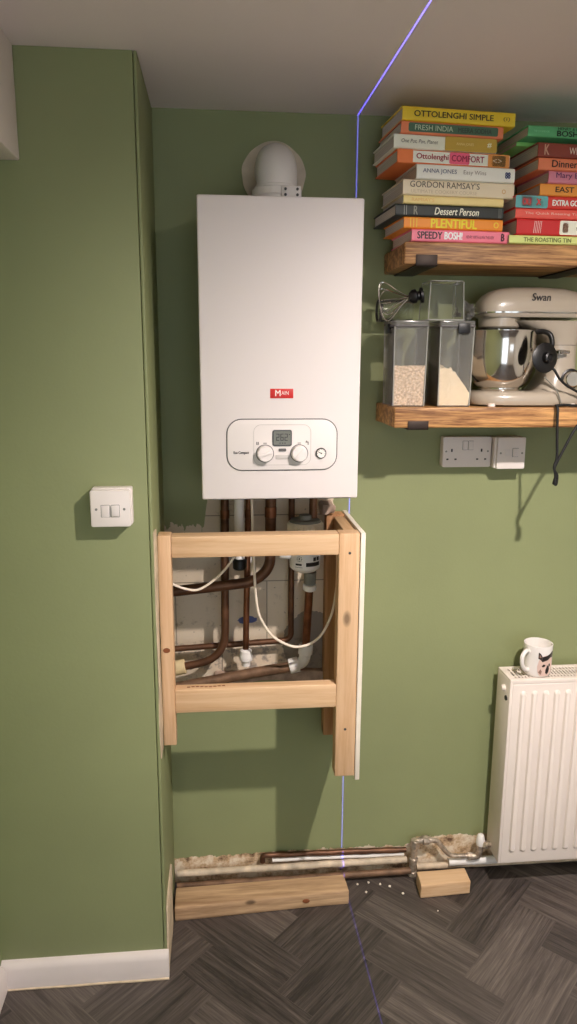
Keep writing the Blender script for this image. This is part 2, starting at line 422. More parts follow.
# ---------------------------------------------------------------- lettering
def letters(txt, name, m, parent, x0, x1, z0, z1, y, bold=0.0, shear=0.0, space=1.0, label=None, thick=.0003):
    """lettering on a face that looks toward -y, filling the rectangle x0..x1, z0..z1 (parent-local)"""
    cu = bpy.data.curves.new('txt', 'FONT'); cu.body = txt; cu.size = 1.0; cu.shear = shear; cu.space_character = space
    cu.resolution_u = 3
    to = bpy.data.objects.new('txt', cu); COL.objects.link(to)
    dg = bpy.context.evaluated_depsgraph_get()
    me = bpy.data.meshes.new_from_object(to.evaluated_get(dg))
    bpy.data.objects.remove(to); bpy.data.curves.remove(cu)
    xs = [v.co.x for v in me.vertices]; ys = [v.co.y for v in me.vertices]
    ax, bx, ay, by = min(xs), max(xs), min(ys), max(ys)
    for v in me.vertices:
        u = (v.co.x - ax) / (bx - ax); w = (v.co.y - ay) / (by - ay)
        v.co = Vector((x0 + u * (x1 - x0), y - thick, z0 + w * (z1 - z0)))
    if bold:
        bm = bmesh.new(); bm.from_mesh(me); src = bm.copy(); d = bold * (z1 - z0) * 1.5
        for sx_, sz_ in ((d, 0), (-d, 0), (0, d * .6), (0, -d * .6)):
            t_ = src.copy()
            bmesh.ops.translate(t_, vec=(sx_, 0.00001 * (1 + abs(sx_) / max(abs(d), 1e-9)), sz_), verts=t_.verts)
            tm = bpy.data.meshes.new('tmp'); t_.to_mesh(tm); t_.free(); bm.from_mesh(tm); bpy.data.meshes.remove(tm)
        src.free(); bm.to_mesh(me); bm.free()
    me.name = name; me.materials.clear(); me.materials.append(m)
    o = bpy.data.objects.new(name, me); COL.objects.link(o); o.parent = parent
    WLOC[o.name] = WLOC[parent.name]
    if label: o['label'] = label
    return o

# ================================================================ SETTING
H = 2.195
HB = .075
W_, L_ = .1165, .3486
def make_floor():
    bm = bmesh.new()
    uvl = bm.loops.layers.uv.new('grain'); tone = bm.loops.layers.float_color.new('tone')
    rnd = random.Random(3)
    c = math.sqrt(.5)
    # a lower-right corner of a descending plank sits at (.209, -.342)
    k0 = Vector((L_ * 2 * c, 0))
    off = Vector((.209, -.342)) - k0
    g = .0005
    X0, X1, Y0, Y1 = -.60, 2.62, -4.25, .02
    def quad(x, y, w, h, along):
        pts = [(x + g, y + g), (x + w - g, y + g), (x + w - g, y + h - g), (x + g, y + h - g)]
        P = [Vector((c * (a - b_), c * (a + b_))) + off for a, b_ in pts]
        cx = sum(p.x for p in P) / 4; cy = sum(p.y for p in P) / 4
        if not (X0 - .3 < cx < X1 + .3 and Y0 - .3 < cy < Y1 + .3): return
        vs = [bm.verts.new((p.x, p.y, 0)) for p in P]
        try: f = bm.faces.new(vs)
        except ValueError: return
        if f.calc_area() < 1e-6: bm.faces.remove(f); return
        t = rnd.random(); u0, v0 = rnd.random() * 50, rnd.random() * 50
        for l, (a, b_) in zip(f.loops, pts):
            q = (a - x, b_ - y) if along else (b_ - y, a - x)
            l[uvl].uv = (u0 + q[0], v0 + q[1]); l[tone] = (t, t, t, 1)
    for j in range(-14, 16):
        for k in range(-60, 60):
            ox, oy = k * W_ + j * L_, k * W_ - j * L_
            quad(ox, oy, L_, W_, True)
            quad(ox + L_, oy + W_ - L_, W_, L_, False)
    for co_, no_ in (((X0, 0, 0), (-1, 0, 0)), ((X1, 0, 0), (1, 0, 0)), ((0, Y0, 0), (0, -1, 0)), ((0, Y1, 0), (0, 1, 0))):
        bmesh.ops.bisect_plane(bm, geom=list(bm.verts) + list(bm.edges) + list(bm.faces), plane_co=co_, plane_no=no_, clear_outer=True)
    # backing slab
    b = bmesh.new(); bmesh.ops.create_cube(b, size=1)
    for v in b.verts: v.co = Vector(((X0 + X1) / 2 + v.co.x * (X1 - X0), (Y0 + Y1) / 2 + v.co.y * (Y1 - Y0), -.0406 + v.co.z * .08))
    m = bpy.data.meshes.new('tmp'); b.to_mesh(m); b.free(); bm.from_mesh(m); bpy.data.meshes.remove(m)
    bmesh.ops.recalc_face_normals(bm, faces=bm.faces)
    for f in bm.faces:
        if f.calc_center_median().z > -.0003 and f.normal.z < 0: f.normal_flip()
    me = bpy.data.meshes.new('floor'); bm.to_mesh(me); bm.free(); me.materials.append(M['floor'])
    o = bpy.data.objects.new('floor', me); COL.objects.link(o); struct(o)
make_floor()
struct(MB().box(-.6, 2.62, -4.25, .1, H, H + .08).build('ceiling', M['ceiling']))
struct(MB().box(-.60, 2.62, 0, .1, -.08, H).build('wall_back', M['paint_back']))
cb = MB().box(-.60, -.1635, -.345, 0, 0, H, .002)
cb.box(-.1622, -.155, -.3445, 0, .0, H, .0025)
struct(cb.build('wall_chimney_breast', M['paint']))
struct(MB().box(-.66, -.574, -4.25, -.345, -.08, H).build('wall_left', M['paint']))
struct(MB().box(2.55, 2.65, -4.25, 0, -.08, H).build('wall_right', M['room']))
# ceiling bulkhead running along the left wall
struct(MB().box(-.574, -.398, -2.4, -.346, 1.981, H, .003).jitter(.0015, 14, 3).build('ceiling_bulkhead', M['ceiling']))
# skirtings
struct(MB().prism([(-.345, 0), (-.362, 0), (-.362, .058), (-.358, .068), (-.352, .074), (-.345, .077)], 'x', -.573, -.150).build('baseboard_left', M['skirting']))
struct(MB().prism([(-.574, 0), (-.559, 0), (-.559, .058), (-.563, .068), (-.574, .077)], 'y', -2.4, -.362).build('baseboard_side', M['skirting']))
# sealant bead below the skirting and raw edge of the chimney breast return
struct(MB().box(-.559, -.150, -.3655, -.3615, 0, .0045, .0012).jitter(.0022, 60, 4).build('trim_1', M['plaster']))
struct(MB().box(-.1548, -.1500, -.340, -.17, 0.0, .195, .0012).jitter(.0022, 22, 4).build('trim_2', M['plaster']))
struct(MB().box(-.1548, -.1515, -.343, -.29, .62, 1.19, .001).jitter(.003, 26, 5).build('trim_3', M['plaster']))
# rough mortar ledge under the bare patch
struct(MB().box(-.02, .30, -.022, 0, .664, .694, .004).jitter(.009, 34, 6).build('trim_4', M['mortar']))
# rear wall with a patio opening and a window (behind the camera, daylight side)
rw = MB()
rw.box(-.6, -.45, -4.25, -4.15, 0, H).box(.95, 1.35, -4.25, -4.15, 0, H).box(2.25, 2.55, -4.25, -4.15, 0, H)
rw.box(-.45, .95, -4.25, -4.15, 2.05, H).box(1.35, 2.25, -4.25, -4.15, 2.05, H).box(1.35, 2.25, -4.25, -4.15, 0, 1.0)
struct(rw.build('wall_rear', M['room']))
dm = MB()
for x in (-.45, .22, .89): dm.box(x, x + .06, -4.24, -4.18, 0, 2.05)
dm.box(-.45, .95, -4.24, -4.18, 0, .08).box(-.45, .95, -4.24, -4.18, 1.98, 2.05)
struct(dm.build('door_1', M['skirting']))
wm = MB()
for x in (1.35, 1.78, 2.20): wm.box(x, x + .05, -4.24, -4.18, 1.0, 2.05)
wm.box(1.35, 2.25, -4.24, -4.18, 1.0, 1.05).box(1.35, 2.25, -4.24, -4.18, 2.0, 2.05)
struct(wm.build('window_1', M['skirting']))

# ================================================================ BOILER
BY = -.287
boiler = thing('boiler', 'white wall-hung gas boiler with red badge and two round dials above timber frame', 'boiler', (.1435, -.14, 1.258))
MB().box(-.042, .331, BY, -.003, 1.258, 1.938, .004, 3).build('casing', M['boiler'], boiler)
# joint of the front cover
j = MB()
j.box(-.0425, .3315, BY + .022, BY + .0235, 1.2575, 1.9385)
j.build('cover_joint', M['line_grey'], boiler)
def ring_plate(mb, x0, x1, z0, z1, r, w, y0, y1, n=8):
    o = rrect(x0, x1, z0, z1, r, n); i = rrect(x0 + w, x1 - w, z0 + w, z1 - w, r - w, n)
    mb.loft([[(p[0], y1, p[1]) for p in o], [(p[0], y0, p[1]) for p in o], [(p[0], y0, p[1]) for p in i], [(p[0], y1, p[1]) for p in i]], cap=False)
    return mb
pan = MB().prism(rrect(.019, .277, 1.329, 1.447, .034, 8), 'y', BY - .004, BY + .002, bev=.0012).build('control_panel', M['panel_white'], boiler)
ring_plate(MB(), .0165, .2795, 1.3265, 1.4495, .0365, .0026, BY - .0012, BY).build('panel_groove', M['line_grey'], pan)
ring_plate(MB(), .080, .216, 1.340, 1.436, .018, .0012, BY - .0046, BY - .004).build('panel_inset', M['line_pale'], pan)
disp = MB().prism(rrect(.1245, .1705, 1.385, 1.4235, .005, 4), 'y', BY - .0055, BY - .003).build('display', M['lcd_bezel'], pan)
MB().prism(rrect(.1275, .1675, 1.3885, 1.4205, .003, 4), 'y', BY - .0061, BY - .0055).build('screen', M['lcd'], disp)
SEG = {'2': 'abged', '6': 'afgedc'}
sg = MB()
def seven(mb, d, x, z, w, h, y):
    t = .0016
    bars = {'a': (x, x + w, z + h - t, z + h), 'g': (x, x + w, z + h / 2 - t / 2, z + h / 2 + t / 2), 'd': (x, x + w, z, z + t),
            'f': (x, x + t, z + h / 2, z + h), 'b': (x + w - t, x + w, z + h / 2, z + h), 'e': (x, x + t, z, z + h / 2), 'c': (x + w - t, x + w, z, z + h / 2)}
    for s in SEG[d]:
        a = bars[s]; mb.box(a[0], a[1], y - .0003, y, a[2], a[3])
for k, d in enumerate('262'): seven(sg, d, .1335 + k * .0098, 1.398, .0072, .0165, BY - .0061)
sg.box(.163, .1655, BY - .0064, BY - .0061, 1.4115, 1.4138)
for k in range(3): sg.box(.1405 + k * .006, .144 + k * .006, BY - .0064, BY - .0061, 1.3915, 1.3935)
sg.build('digits', M['ink'], disp)
for kx in (.107, .188):
    kn = MB().cyl((kx, BY - .004, 1.368), (kx, BY - .021, 1.368), .0195, 40, .018, .0012).build('knob', M['panel_white'], boiler)
    rr = Matrix.Translation((kx, 0, 1.368)) @ Matrix.Rotation(R(-25 if kx < .15 else -45), 4, 'Y')
    MB().box(-.0165, .0165, BY - .0245, BY - .0205, -.0035, .0035, .001, 2, rr).build('grip', M['panel_white'], kn)
    MB().lathe([(.0196, 0), (.0212, 0), (.0212, .0015), (.0196, .0015)], (kx, BY - .0038, 1.368), 40, Matrix.Rotation(PI / 2, 4, 'X')).build('knob_ring', M['line_grey'], kn)
gg = MB().cyl((.240, BY - .004, 1.368), (.240, BY - .0085, 1.368), .0130, 32, .0125, .001).build('pressure_gauge', M['lcd_bezel'], boiler)
MB().cyl((.240, BY - .0084, 1.368), (.240, BY - .0092, 1.368), .0102, 32).build('dial', M['white_ink'], gg)
gm = MB().box(-.0075, .002, BY - .0099, BY - .0092, -.0007, .0007, mat=Matrix.Translation((.240, 0, 1.368)) @ Matrix.Rotation(R(28), 4, 'Y'))
for a in range(-120, 121, 30):
    gm.box(.0080, .0096, BY - .0097, BY - .0092, -.0005, .0005, mat=Matrix.Translation((.240, 0, 1.368)) @ Matrix.Rotation(R(a - 90), 4, 'Y'))
gm.cyl((.240, BY - .0092, 1.368), (.240, BY - .0102, 1.368), .0016, 12)
gm.build('needle', M['ink'], gg)
bd = MB().box(.1195, .1735, BY - .0012, BY, 1.4965, 1.5185, .0005).build('badge', M['badge'], boiler)
OFF = Vector((.1435, -.14, 1.258))
def bl(txt, name, m, par, x0, x1, z0, z1, y, **k):
    return letters(txt, name, m, par, x0 - OFF.x, x1 - OFF.x, z0 - OFF.z, z1 - OFF.z, y - OFF.y, **k)
bl('M', 'badge_lettering', M['white_ink'], bd, .1315, .1435, 1.5015, 1.5155, BY - .0012, bold=.01)
bl('AIN', 'badge_lettering', M['white_ink'], bd, .1455, .1625, 1.5045, 1.5130, BY - .0012)
bl('Eco Compact', 'model_lettering', M['ink'], boiler, .0335, .0690, 1.3655, 1.3735, BY - .004, bold=.03)
# small printed symbols round the knobs
sy = MB()
sy.box(.086, .093, BY - .0046, BY - .004, 1.3895, 1.3905).box(.086, .093, BY - .0046, BY - .004, 1.3925, 1.3935).box(.087, .0885, BY - .0046, BY - .004, 1.3885, 1.3955).box(.0905, .092, BY - .0046, BY - .004, 1.3885, 1.3955)
sy.build('symbol', M['line_grey'], boiler); sy = MB()
sy.box(.203, .210, BY - .0046, BY - .004, 1.3935, 1.3955).box(.208, .210, BY - .0046, BY - .004, 1.388, 1.394).box(.2045, .2065, BY - .0046, BY - .004, 1.3955, 1.398)
sy.build('symbol', M['line_grey'], boiler)
for kx in (.107, .188):
    sy = MB().box(kx - .004, kx + .004, BY - .0046, BY - .004, 1.3915, 1.393); sy.build('symbol', M['line_grey'], boiler)
MB().prism(rrect(.139, .157, 1.3725, 1.3795, .002, 3), 'y', BY - .0055, BY - .004).build('button', M['line_grey'], boiler)
MB().box(.132, .164, BY - .005, BY - .004, 1.354, 1.3645, .0008).build('data_label', M['line_pale'], boiler)
# underside: dark tray with connection stubs
MB().box(-.028, .318, -.27, -.02, 1.2545, 1.2585).build('underside_tray', M['lcd_bezel'], boiler)

# flue
flue = thing('flue_elbow', 'white plastic flue elbow rising from top of boiler into wall', 'flue', (.146, -.12, 1.938))
cx, cy = .147, -.125
pr = [(.0, 1.938), (.058, 1.938), (.058, 1.965), (.060, 1.967), (.060, 1.982), (.056, 1.984)]
MB().lathe(pr + [(.0, 1.984)], (cx, cy, 0), 40).build('collar', M['flue'], flue)
el = []
rad, Rb = .0490, .052
zc = 2.034
path = [(cx, cy, 1.982), (cx, cy, 2.000)]
for i in range(13):
    a = R(90 * i / 12)
    path.append((cx, cy + Rb - Rb * math.cos(a), 2.003 + Rb * math.sin(a) * .92))
path.append((cx, -.001, path[-1][2]))
MB().tube(path, rad, 40).build('bend', M['flue'], flue)
MB().lathe([(.049, 0), (.054, 0), (.054, .005), (.049, .007)], (cx, cy, 1.984), 40).build('seam_ring', M['flue'], flue)
lug = MB().box(cx + .006, cx + .052, cy - .066, cy - .045, 1.953, 1.981, .003)
lg = lug.build('clamp', M['flue'], flue)
for sx in (.012, .040):
    for sz in (1.9610, 1.9735):
        MB().cyl((cx + sx + .003, cy - .0655, sz), (cx + sx + .003, cy - .069, sz), .0032, 12).build('screw', M['lcd_bezel'], lg)
hm = MB()
prof = []
b = bmesh.new()
o_ = [(.1485 + (.0815 + .0012 * math.sin(5 * t) + .0008 * math.sin(11 * t + 1)) * math.cos(t), 2.044 + (.0815 + .001 * math.sin(4 * t + 2)) * math.sin(t)) for t in [2 * PI * i / 72 for i in range(72)]]
b.free()
struct(hm.prism(o_, 'y', -.005, 0.0).build('trim_5', M['patch']))

# ================================================================ TIMBER BOXING
FY = -.28
frame = thing('timber_boxing', 'open pine timber boxing around the pipes below boiler', 'timber frame', (.1, -.14, .51))
MB().box(-.1515, -.1195, FY, FY + .045, .62, 1.170, .0025).jitter(.0008, 9, 3).build('stud', M['pine_z'], frame)
MB().box(.290, .3425, FY, FY + .045, .510, 1.1675, .0025).jitter(.0006, 9, 3).build('stud', M['pine_z'], frame)
MB().box(-.119, .2897, FY + .001, FY + .046, 1.114, 1.1665, .002).jitter(.0006, 9, 3).build('rail', M['pine_x'], frame)
MB().box(-.119, .2897, FY + .001, FY + .034, .708, .7705, .002).jitter(.0008, 9, 3).build('rail', M['pine_x'], frame)
MB().box(.293, .3425, -.045, -.001, .500, 1.166, .002).jitter(.0006, 9, 3).build('wall_post', M['pine_old'], frame)
MB().box(.312, .3425, FY + .046, -.046, 1.110, 1.1610, .002).build('side_rail', M['pine_y'], frame)
MB().box(.3435, .3555, FY - .003, -.001, .500, 1.1690, .0012).jitter(.0008, 12, 4).build('side_panel', M['board_edge'], frame)['label'] = 'white plasterboard side panel'
def scr(x, z, r=.0035): MB().cyl((x, FY + .001, z), (x, FY - .0008, z), r, 14).build('screw', M['lcd_bezel'], frame)
scr(.317, 1.118); scr(.315, .645)
k_ = MB().lathe([(0, 0), (.0095, 0), (.0085, .0012), (0, .0018)], (-.137, FY + .0005, .878), 20, Matrix.Rotation(PI / 2, 4, 'X') @ Matrix.Diagonal((1, .75, 1, 1)))
k_.build('knot', M['knot'], frame)
dk = MB()
for a in range(9):
    x = -.09 + a * .011
    dk.box(x, x + .008, FY + .014 + .002 * math.sin(a), FY + .0185 + .002 * math.sin(a), .7704, .7712)
dk.build('stamp', M['knot'], frame)

# ================================================================ PIPES (behind the boxing)
PY = -.075
def pipe(name, label, pts, r, m, fil=.04, cat='pipe', group='copper pipes under the boiler', sm=False):
    t = thing(name, label, cat, pts[0], 0, group)
    p = smooth_path(pts) if sm else arc_path(pts, fil)
    MB().tube(p, r, 14).build('tube', m, t)
    return t
def sleeve(t, name, p0, p1, r, m, label=None):
    o = MB().cyl(p0, p1, r, 24, None, min(.002, r * .3)).build(name, m, t)
    if label: o['label'] = label
    return o
BZ = 1.2545
pA = pipe('copper_pipe', 'leftmost copper pipe dropping from boiler and curving left into cream nut', [(.013, PY, BZ), (.008, PY, .765), (-.148, PY, .738)], .0112, M['copper_dark'], .10)
sleeve(pA, 'nut', (-.146, PY, .738), (-.103, PY, .7455), .021, M['cream_plastic'], 'cream plastic nut')
sleeve(pA, 'coupling', (.0125, PY, 1.19), (.0122, PY, 1.165), .0125, M['copper'])
pB = pipe('copper_pipe', 'thin straight copper pipe ending in small white fitting above the ledge', [(.077, PY, BZ), (.0655, PY, .788)], .0085, M['copper'])
MB().lathe([(0, 0), (.012, 0), (.0125, .014), (.018, .017), (.019, .03), (.0165, .037), (.0165, .045), (.011, .049), (0, .049)], (.066, PY, .742), 24).build('push_fit', M['white_plastic'], pB)
sleeve(pB, 'coupling', (.0765, PY, 1.19), (.0758, PY, 1.165), .0105, M['copper'])
pC = pipe('lagged_pipe', 'thick dark pipe curving from boiler down and away to the left', [(.134, -.115, BZ), (.131, -.115, 1.035), (.085, -.115, .998), (-.149, -.115, .975)], .0145, M['copper_dark'], .075)
sleeve(pC, 'coupling', (.133, -.115, 1.205), (.1325, -.115, 1.175), .0158, M['copper'])
pD = pipe('copper_pipe', 'copper pipe behind the canister bending sharply left along the wall', [(.196, -.04, BZ), (.196, -.04, .800), (-.149, -.04, .783)], .0085, M['copper_dark'], .024)
pE = pipe('copper_pipe', 'copper pipe leaving the white canister down to a white elbow', [(.2415, -.108, 1.027), (.235, PY, .788)], .0112, M['copper'])
MB().tube([(.248, -.108, BZ), (.2465, -.112, 1.172)], .0112, 14).build('tube', M['copper_dark'], pE)
elb = arc_path([(.2345, PY, .790), (.231, PY, .745), (.192, PY, .735)], .022)
MB().tube(elb, .0165, 20).build('push_fit_elbow', M['white_plastic'], pE)['label'] = 'white plastic elbow'
sleeve(pE, 'collar', (.2348, PY, .800), (.2335, PY, .770), .0205, M['white_plastic'], 'white collar ring')
sleeve(pE, 'collar', (.216, PY, .7405), (.188, PY, .734), .0215, M['white_plastic'], 'white collar ring')
sleeve(pE, 'clip', (.2405, -.1023, .985), (.240, -.1000, .968), .0185, M['white_plastic'], 'white pipe clip')
sleeve(pE, 'lower_joint', (.2414, -.1070, 1.022), (.2405, -.1024, .986), .0165, M['grey_cap'])
pF = pipe('dirty_pipe', 'thick brown dirty pipe lying low from white elbow to left stud', [(.186, PY, .733), (.05, PY - .005, .715), (-.149, PY - .02, .688)], .0150, M['pipe_dirty'], .03)
# condensate pipe
cp = pipe('condensate_pipe', 'white plastic condensate pipe beside the thin copper pipe', [(.050, -.108, BZ), (.050, -.108, 1.05)], .0135, M['white_plastic'], group=None)
MB().lathe([(0, 0), (.015, 0), (.0185, .004), (.0185, .026), (.014, .03), (0, .03)], (.050, -.108, 1.033), 24).build('end_cap', M['black'], cp)['label'] = 'black end cap'
sc_ = MB().box(.002, .086, -.058, -.034, 1.036, 1.052, .002).build('saddle_clip', M['white_plastic'], cp)
# canister
can = thing('filter_canister', 'white cylindrical filter canister with ribbed grey-topped collar behind top rail', 'filter', (.225, -.115, 1.01))
fx, fy = .2245, -.118
MB().lathe([(0, 1.0255), (.020, 1.026), (.030, 1.030), (.0405, 1.040), (.0415, 1.055), (.0415, 1.118), (0, 1.118)], (fx, fy, 0), 40).build('body', M['white_plastic'], can)
rb = MB().lathe([(0, 1.118), (.046, 1.118), (.0465, 1.122), (.0465, 1.160), (.044, 1.164), (0, 1.164)], (fx, fy, 0), 48)
for i in range(36):
    a = 2 * PI * i / 36
    rb.cyl((fx + .0463 * math.cos(a), fy + .0463 * math.sin(a), 1.1215), (fx + .0463 * math.cos(a), fy + .0463 * math.sin(a), 1.159), .0022, 6)
rb.build('ribbed_collar', M['collar'], can)
MB().lathe([(0, 1.164), (.042, 1.164), (.038, 1.170), (.018, 1.1705), (.016, 1.182), (0, 1.182)], (fx, fy, 0), 40).build('cap', M['grey_cap'], can)['label'] = 'grey dusty cap'
sleeve(can, 'side_port', (fx - .035, fy, 1.075), (fx - .068, fy, 1.078), .014, M['white_plastic'])
def on_cyl(mb, cx_, cy_, r, a0, a1, z0, z1, n=8, th=.0005):
    out, inn = [], []
    ra = [R(a0 + (a1 - a0) * i / n) for i in range(n + 1)]
    f = lambda a, z, rr: (cx_ + rr * math.sin(a), cy_ - rr * math.cos(a), z)
    mb.loft([[f(a, z0, r) for a in ra] + [f(a, z1, r) for a in reversed(ra)], [f(a, z0, r + th) for a in ra] + [f(a, z1, r + th) for a in reversed(ra)]])
pm = MB()
on_cyl(pm, fx, fy, .0415, -42, -18, 1.0525, 1.0575); on_cyl(pm, fx, fy, .0415, -2, 58, 1.050, 1.0605); on_cyl(pm, fx, fy, .0415, 26, 38, 1.064, 1.074); on_cyl(pm, fx, fy, .0415, 42, 54, 1.064, 1.074)
on_cyl(pm, fx, fy, .0415, -45, -15, 1.047, 1.0478)
for a in range(0, 360, 40):
    aa = R(a); on_cyl(pm, fx, fy, .0415, -27 + 9 * math.cos(aa) - 1.5, -27 + 9 * math.cos(aa) + 1.5, 1.0705 + .0065 * math.sin(aa) - .001, 1.0705 + .0065 * math.sin(aa) + .001, 3)
on_cyl(pm, fx, fy, .0415, -29, -25, 1.068, 1.0735, 3)
pm.build('printed_label', M['ink'], can)
# cables
cb1 = tag(MB().tube(smooth_path([(.044, -.17, 1.128), (.034, -.2, 1.094), (-.006, -.2, 1.043), (-.055, -.2, 1.009), (-.090, -.205, 1.012), (-.125, -.215, 1.030), (-.150, -.215, 1.045)], 8), .0031, 10).build('cable', M['cable']),
          'short white cable sagging to the left stud across the dark pipe', 'cable')
cb2 = tag(MB().tube(smooth_path([(.081, -.15, 1.252), (.082, -.16, 1.20), (.085, -.16, 1.086), (.093, -.16, .95), (.112, -.16, .893), (.143, -.16, .853), (.20, -.16, .827), (.257, -.16, .849), (.292, -.16, .913), (.304, -.165, .985), (.308, -.17, 1.05), (.309, -.18, 1.11)], 8), .0036, 10).build('cable', M['cable']),
          'long white cable hanging in a deep loop from boiler to right stud', 'cable')
# rubble behind the boxing's top right corner
tag(MB().box(.278, .312, -.062, -.003, 1.1685, 1.196, .004).jitter(.009, 40, 4).build('filler_lump', M['mortar']), 'rough brown lump of old filler on top of wall post', 'filler lump')

# ================================================================ SHELVES
def shelf(label, x0, x1, z0, z1, bx, bz):
    t = thing('wall_shelf', label, 'shelf', (x0, -.11, z0), 0, 'oiled timber wall shelves')
    bd_ = MB().box(x0, x1, -.22, -.001, z0, z1, .003).jitter(.0012, 14, 4).build('board', M['shelf'], t)
    for b_ in bx:
        q = MB().box(b_ - .026, b_ + .026, -.2235, -.2205, z0 - .004, z0 + bz, .0008)
        q.box(b_ - .026, b_ + .026, -.2235, -.001, z0 - .0045, z0 - .0008, .0008)
        q.build('bracket', M['bracket'], t)
    return t
shelf('lower thick wooden shelf carrying the stand mixer and clear tubs', .432, 1.25, 1.420, 1.470, (.492, 1.06), .017)
shelf('upper thick wooden shelf carrying two stacks of cookbooks', .443, 1.25, 1.808, 1.858, (.496, .895), .022)

# ================================================================ BOOKS
def book(label, x0, yf, z0, th, length, depth, rot, spine, cover, texts=(), panels=(), group='cookbooks in the left stack', hard=True, page=None):
    t = thing('book', label, 'book', (x0, yf, z0), R(rot), group, local=True)
    b_ = .0028 if hard else .0012
    r = min(th * .3, .005)
    over = .003 if hard else 0.0005
    prof = []
    for i in range(5):
        a = R(180 + 90 * i / 4); prof.append((r + r * math.cos(a), r + r * math.sin(a)))
    prof += [(depth, 0), (depth, b_), (b_, b_), (b_, th - b_), (depth, th - b_), (depth, th)]
    for i in range(5):
        a = R(90 + 90 * i / 4); prof.append((r + r * math.cos(a), th - r + r * math.sin(a)))
    MB().prism(prof, 'x', 0, length).build('cover', ink(cover), t)
    MB().box(over, length - over, b_ + .0003, depth - over, b_ + .0001, th - b_ - .0001).build('pages', page or M['pages'], t)
    if spine != cover:
        MB().box(.0006, length - .0006, -.0005, r * .4, r * .55, th - r * .55, 0).build('spine', ink(spine), t)
    for (a0, a1, c0, c1, col) in panels:
        rr = min((c1 - c0) * th * .3, .004)
        MB().prism(rrect(a0 * length, a1 * length, c0 * th, c1 * th, rr, 4), 'y', -.0009, .0008).build('spine_panel', ink(col), t)
    for tx in texts:
        s, a0, a1, c0, c1, col = tx[:6]; k = tx[6] if len(tx) > 6 else {}
        letters(s, 'spine_lettering', ink(col), t, a0 * length, a1 * length, c0 * th, c1 * th, -.0010, **k)
    return t
BOLD = dict(bold=.02); FB = dict(bold=.035)
zs = [2.152, 2.1205, 2.093, 2.061, 2.030, 2.002, 1.967, 1.948, 1.921, 1.8955, 1.8595]
zs[-1] = 1.8592
zs[9] = 1.8875; zs[8] = 1.9145; zs[7] = 1.9425; zs[6] = 1.9615; zs[5] = 1.9965
D = .165
YF = -.222
i = lambda n: (zs[n + 1] + .0004, zs[n] - zs[n + 1] - .0006)
def LB(n, label, x0, length, rot, spine, cover, texts, panels=(), dy=0, dep=D, **k):
    z0, th = i(n)
    book(label, x0, YF + dy, z0, th, length, dep, rot, spine, cover, texts, panels, **k)
YEL = (240, 196, 52)
LB(0, 'bright yellow cookbook lying topmost on the left stack', .426, .276, 5.0, YEL, YEL, [('OTTOLENGHI SIMPLE', .10, .80, .30, .70, (52, 40, 28), BOLD), ('(i)', .89, .95, .3, .65, (120, 90, 30))])
LB(1, 'orange cookbook with long green spine panel under the yellow one', .424, .250, 5.0, (226, 132, 92), (226, 132, 92), [('FRESH INDIA', .13, .50, .3, .72, (190, 206, 180)), ('MEERA SODHA', .55, .88, .3, .68, (52, 64, 56), BOLD)], [(.07, .945, .16, .86, (70, 104, 82))], dep=.175)
LB(2, 'half cream half mustard cookbook, third from top of left stack', .408, .252, 5.0, (236, 228, 210), (236, 228, 210), [('One Pot, Pan, Planet', .07, .42, .36, .66, (96, 86, 76), dict(shear=.2)), ('ANNA JONES', .60, .77, .36, .6, (232, 214, 150)), ('#', .905, .945, .35, .7, (240, 232, 200), BOLD)], [(.49, .999, .02, .98, (188, 156, 62))])
LB(3, 'white cookbook with pink title block and orange spine ends, fourth from top', .417, .279, 5.5, (238, 228, 214), (236, 122, 64), [('Ottolenghi', .165, .445, .24, .74, (150, 44, 52), BOLD), ('COMFORT', .475, .765, .3, .74, (150, 30, 60), BOLD), ('<>', .845, .925, .35, .65, (226, 206, 170))],
   [(0, .135, .02, .98, (232, 122, 64)), (.455, .635, .1, .92, (232, 96, 126)), (.80, .995, .02, .98, (214, 142, 70)), (.835, .96, .12, .88, (96, 92, 52))])
LB(4, 'plain white cookbook set back at its left, fifth from top', .464, .243, 4.5, (234, 226, 216), (234, 226, 216), [('ANNA JONES', .06, .40, .34, .70, (96, 100, 120), dict(bold=.005)), ('Easy Wins', .47, .70, .34, .70, (150, 140, 130)), ('88', .90, .95, .28, .7, (60, 70, 110), FB)])
LB(5, 'thick cream cookbook with tall thin grey title, sixth from top', .433, .276, 4.5, (222, 208, 180), (222, 208, 180), [("GORDON RAMSAY'S", .06, .68, .5, .90, (86, 74, 60)), ('ULTIMATE COOKERY COURSE', .07, .66, .14, .36, (196, 180, 150)), ('o', .885, .92, .3, .6, (206, 170, 110))], dep=.17)
LB(6, 'thin pale yellow cookbook without clear title above the black one', .435, .248, 4.0, (240, 206, 140), (240, 206, 140), [("RAMSAY'S", .08, .30, .3, .7, (222, 182, 112))], hard=False)
LB(7, 'black cookbook with slanted white title in the left stack', .417, .268, 4.0, (44, 48, 46), (44, 48, 46), [('Dessert Person', .355, .765, .2, .78, (236, 226, 206), dict(shear=.22, bold=.012)), ('R', .165, .20, .15, .85, (130, 130, 118), BOLD), ('||', .075, .10, .1, .9, (150, 150, 140)), ('|||', .95, .975, .1, .9, (120, 124, 116))], dep=.185)
LB(8, 'orange cookbook with fat yellow title, second from bottom of left stack', .438, .246, 4.0, (238, 138, 44), (238, 138, 44), [('PLENTIFUL', .27, .73, .12, .86, (246, 206, 40), FB), ('|||', .06, .13, .1, .9, (246, 190, 60)), ('O', .905, .955, .25, .75, (246, 200, 60), BOLD)])
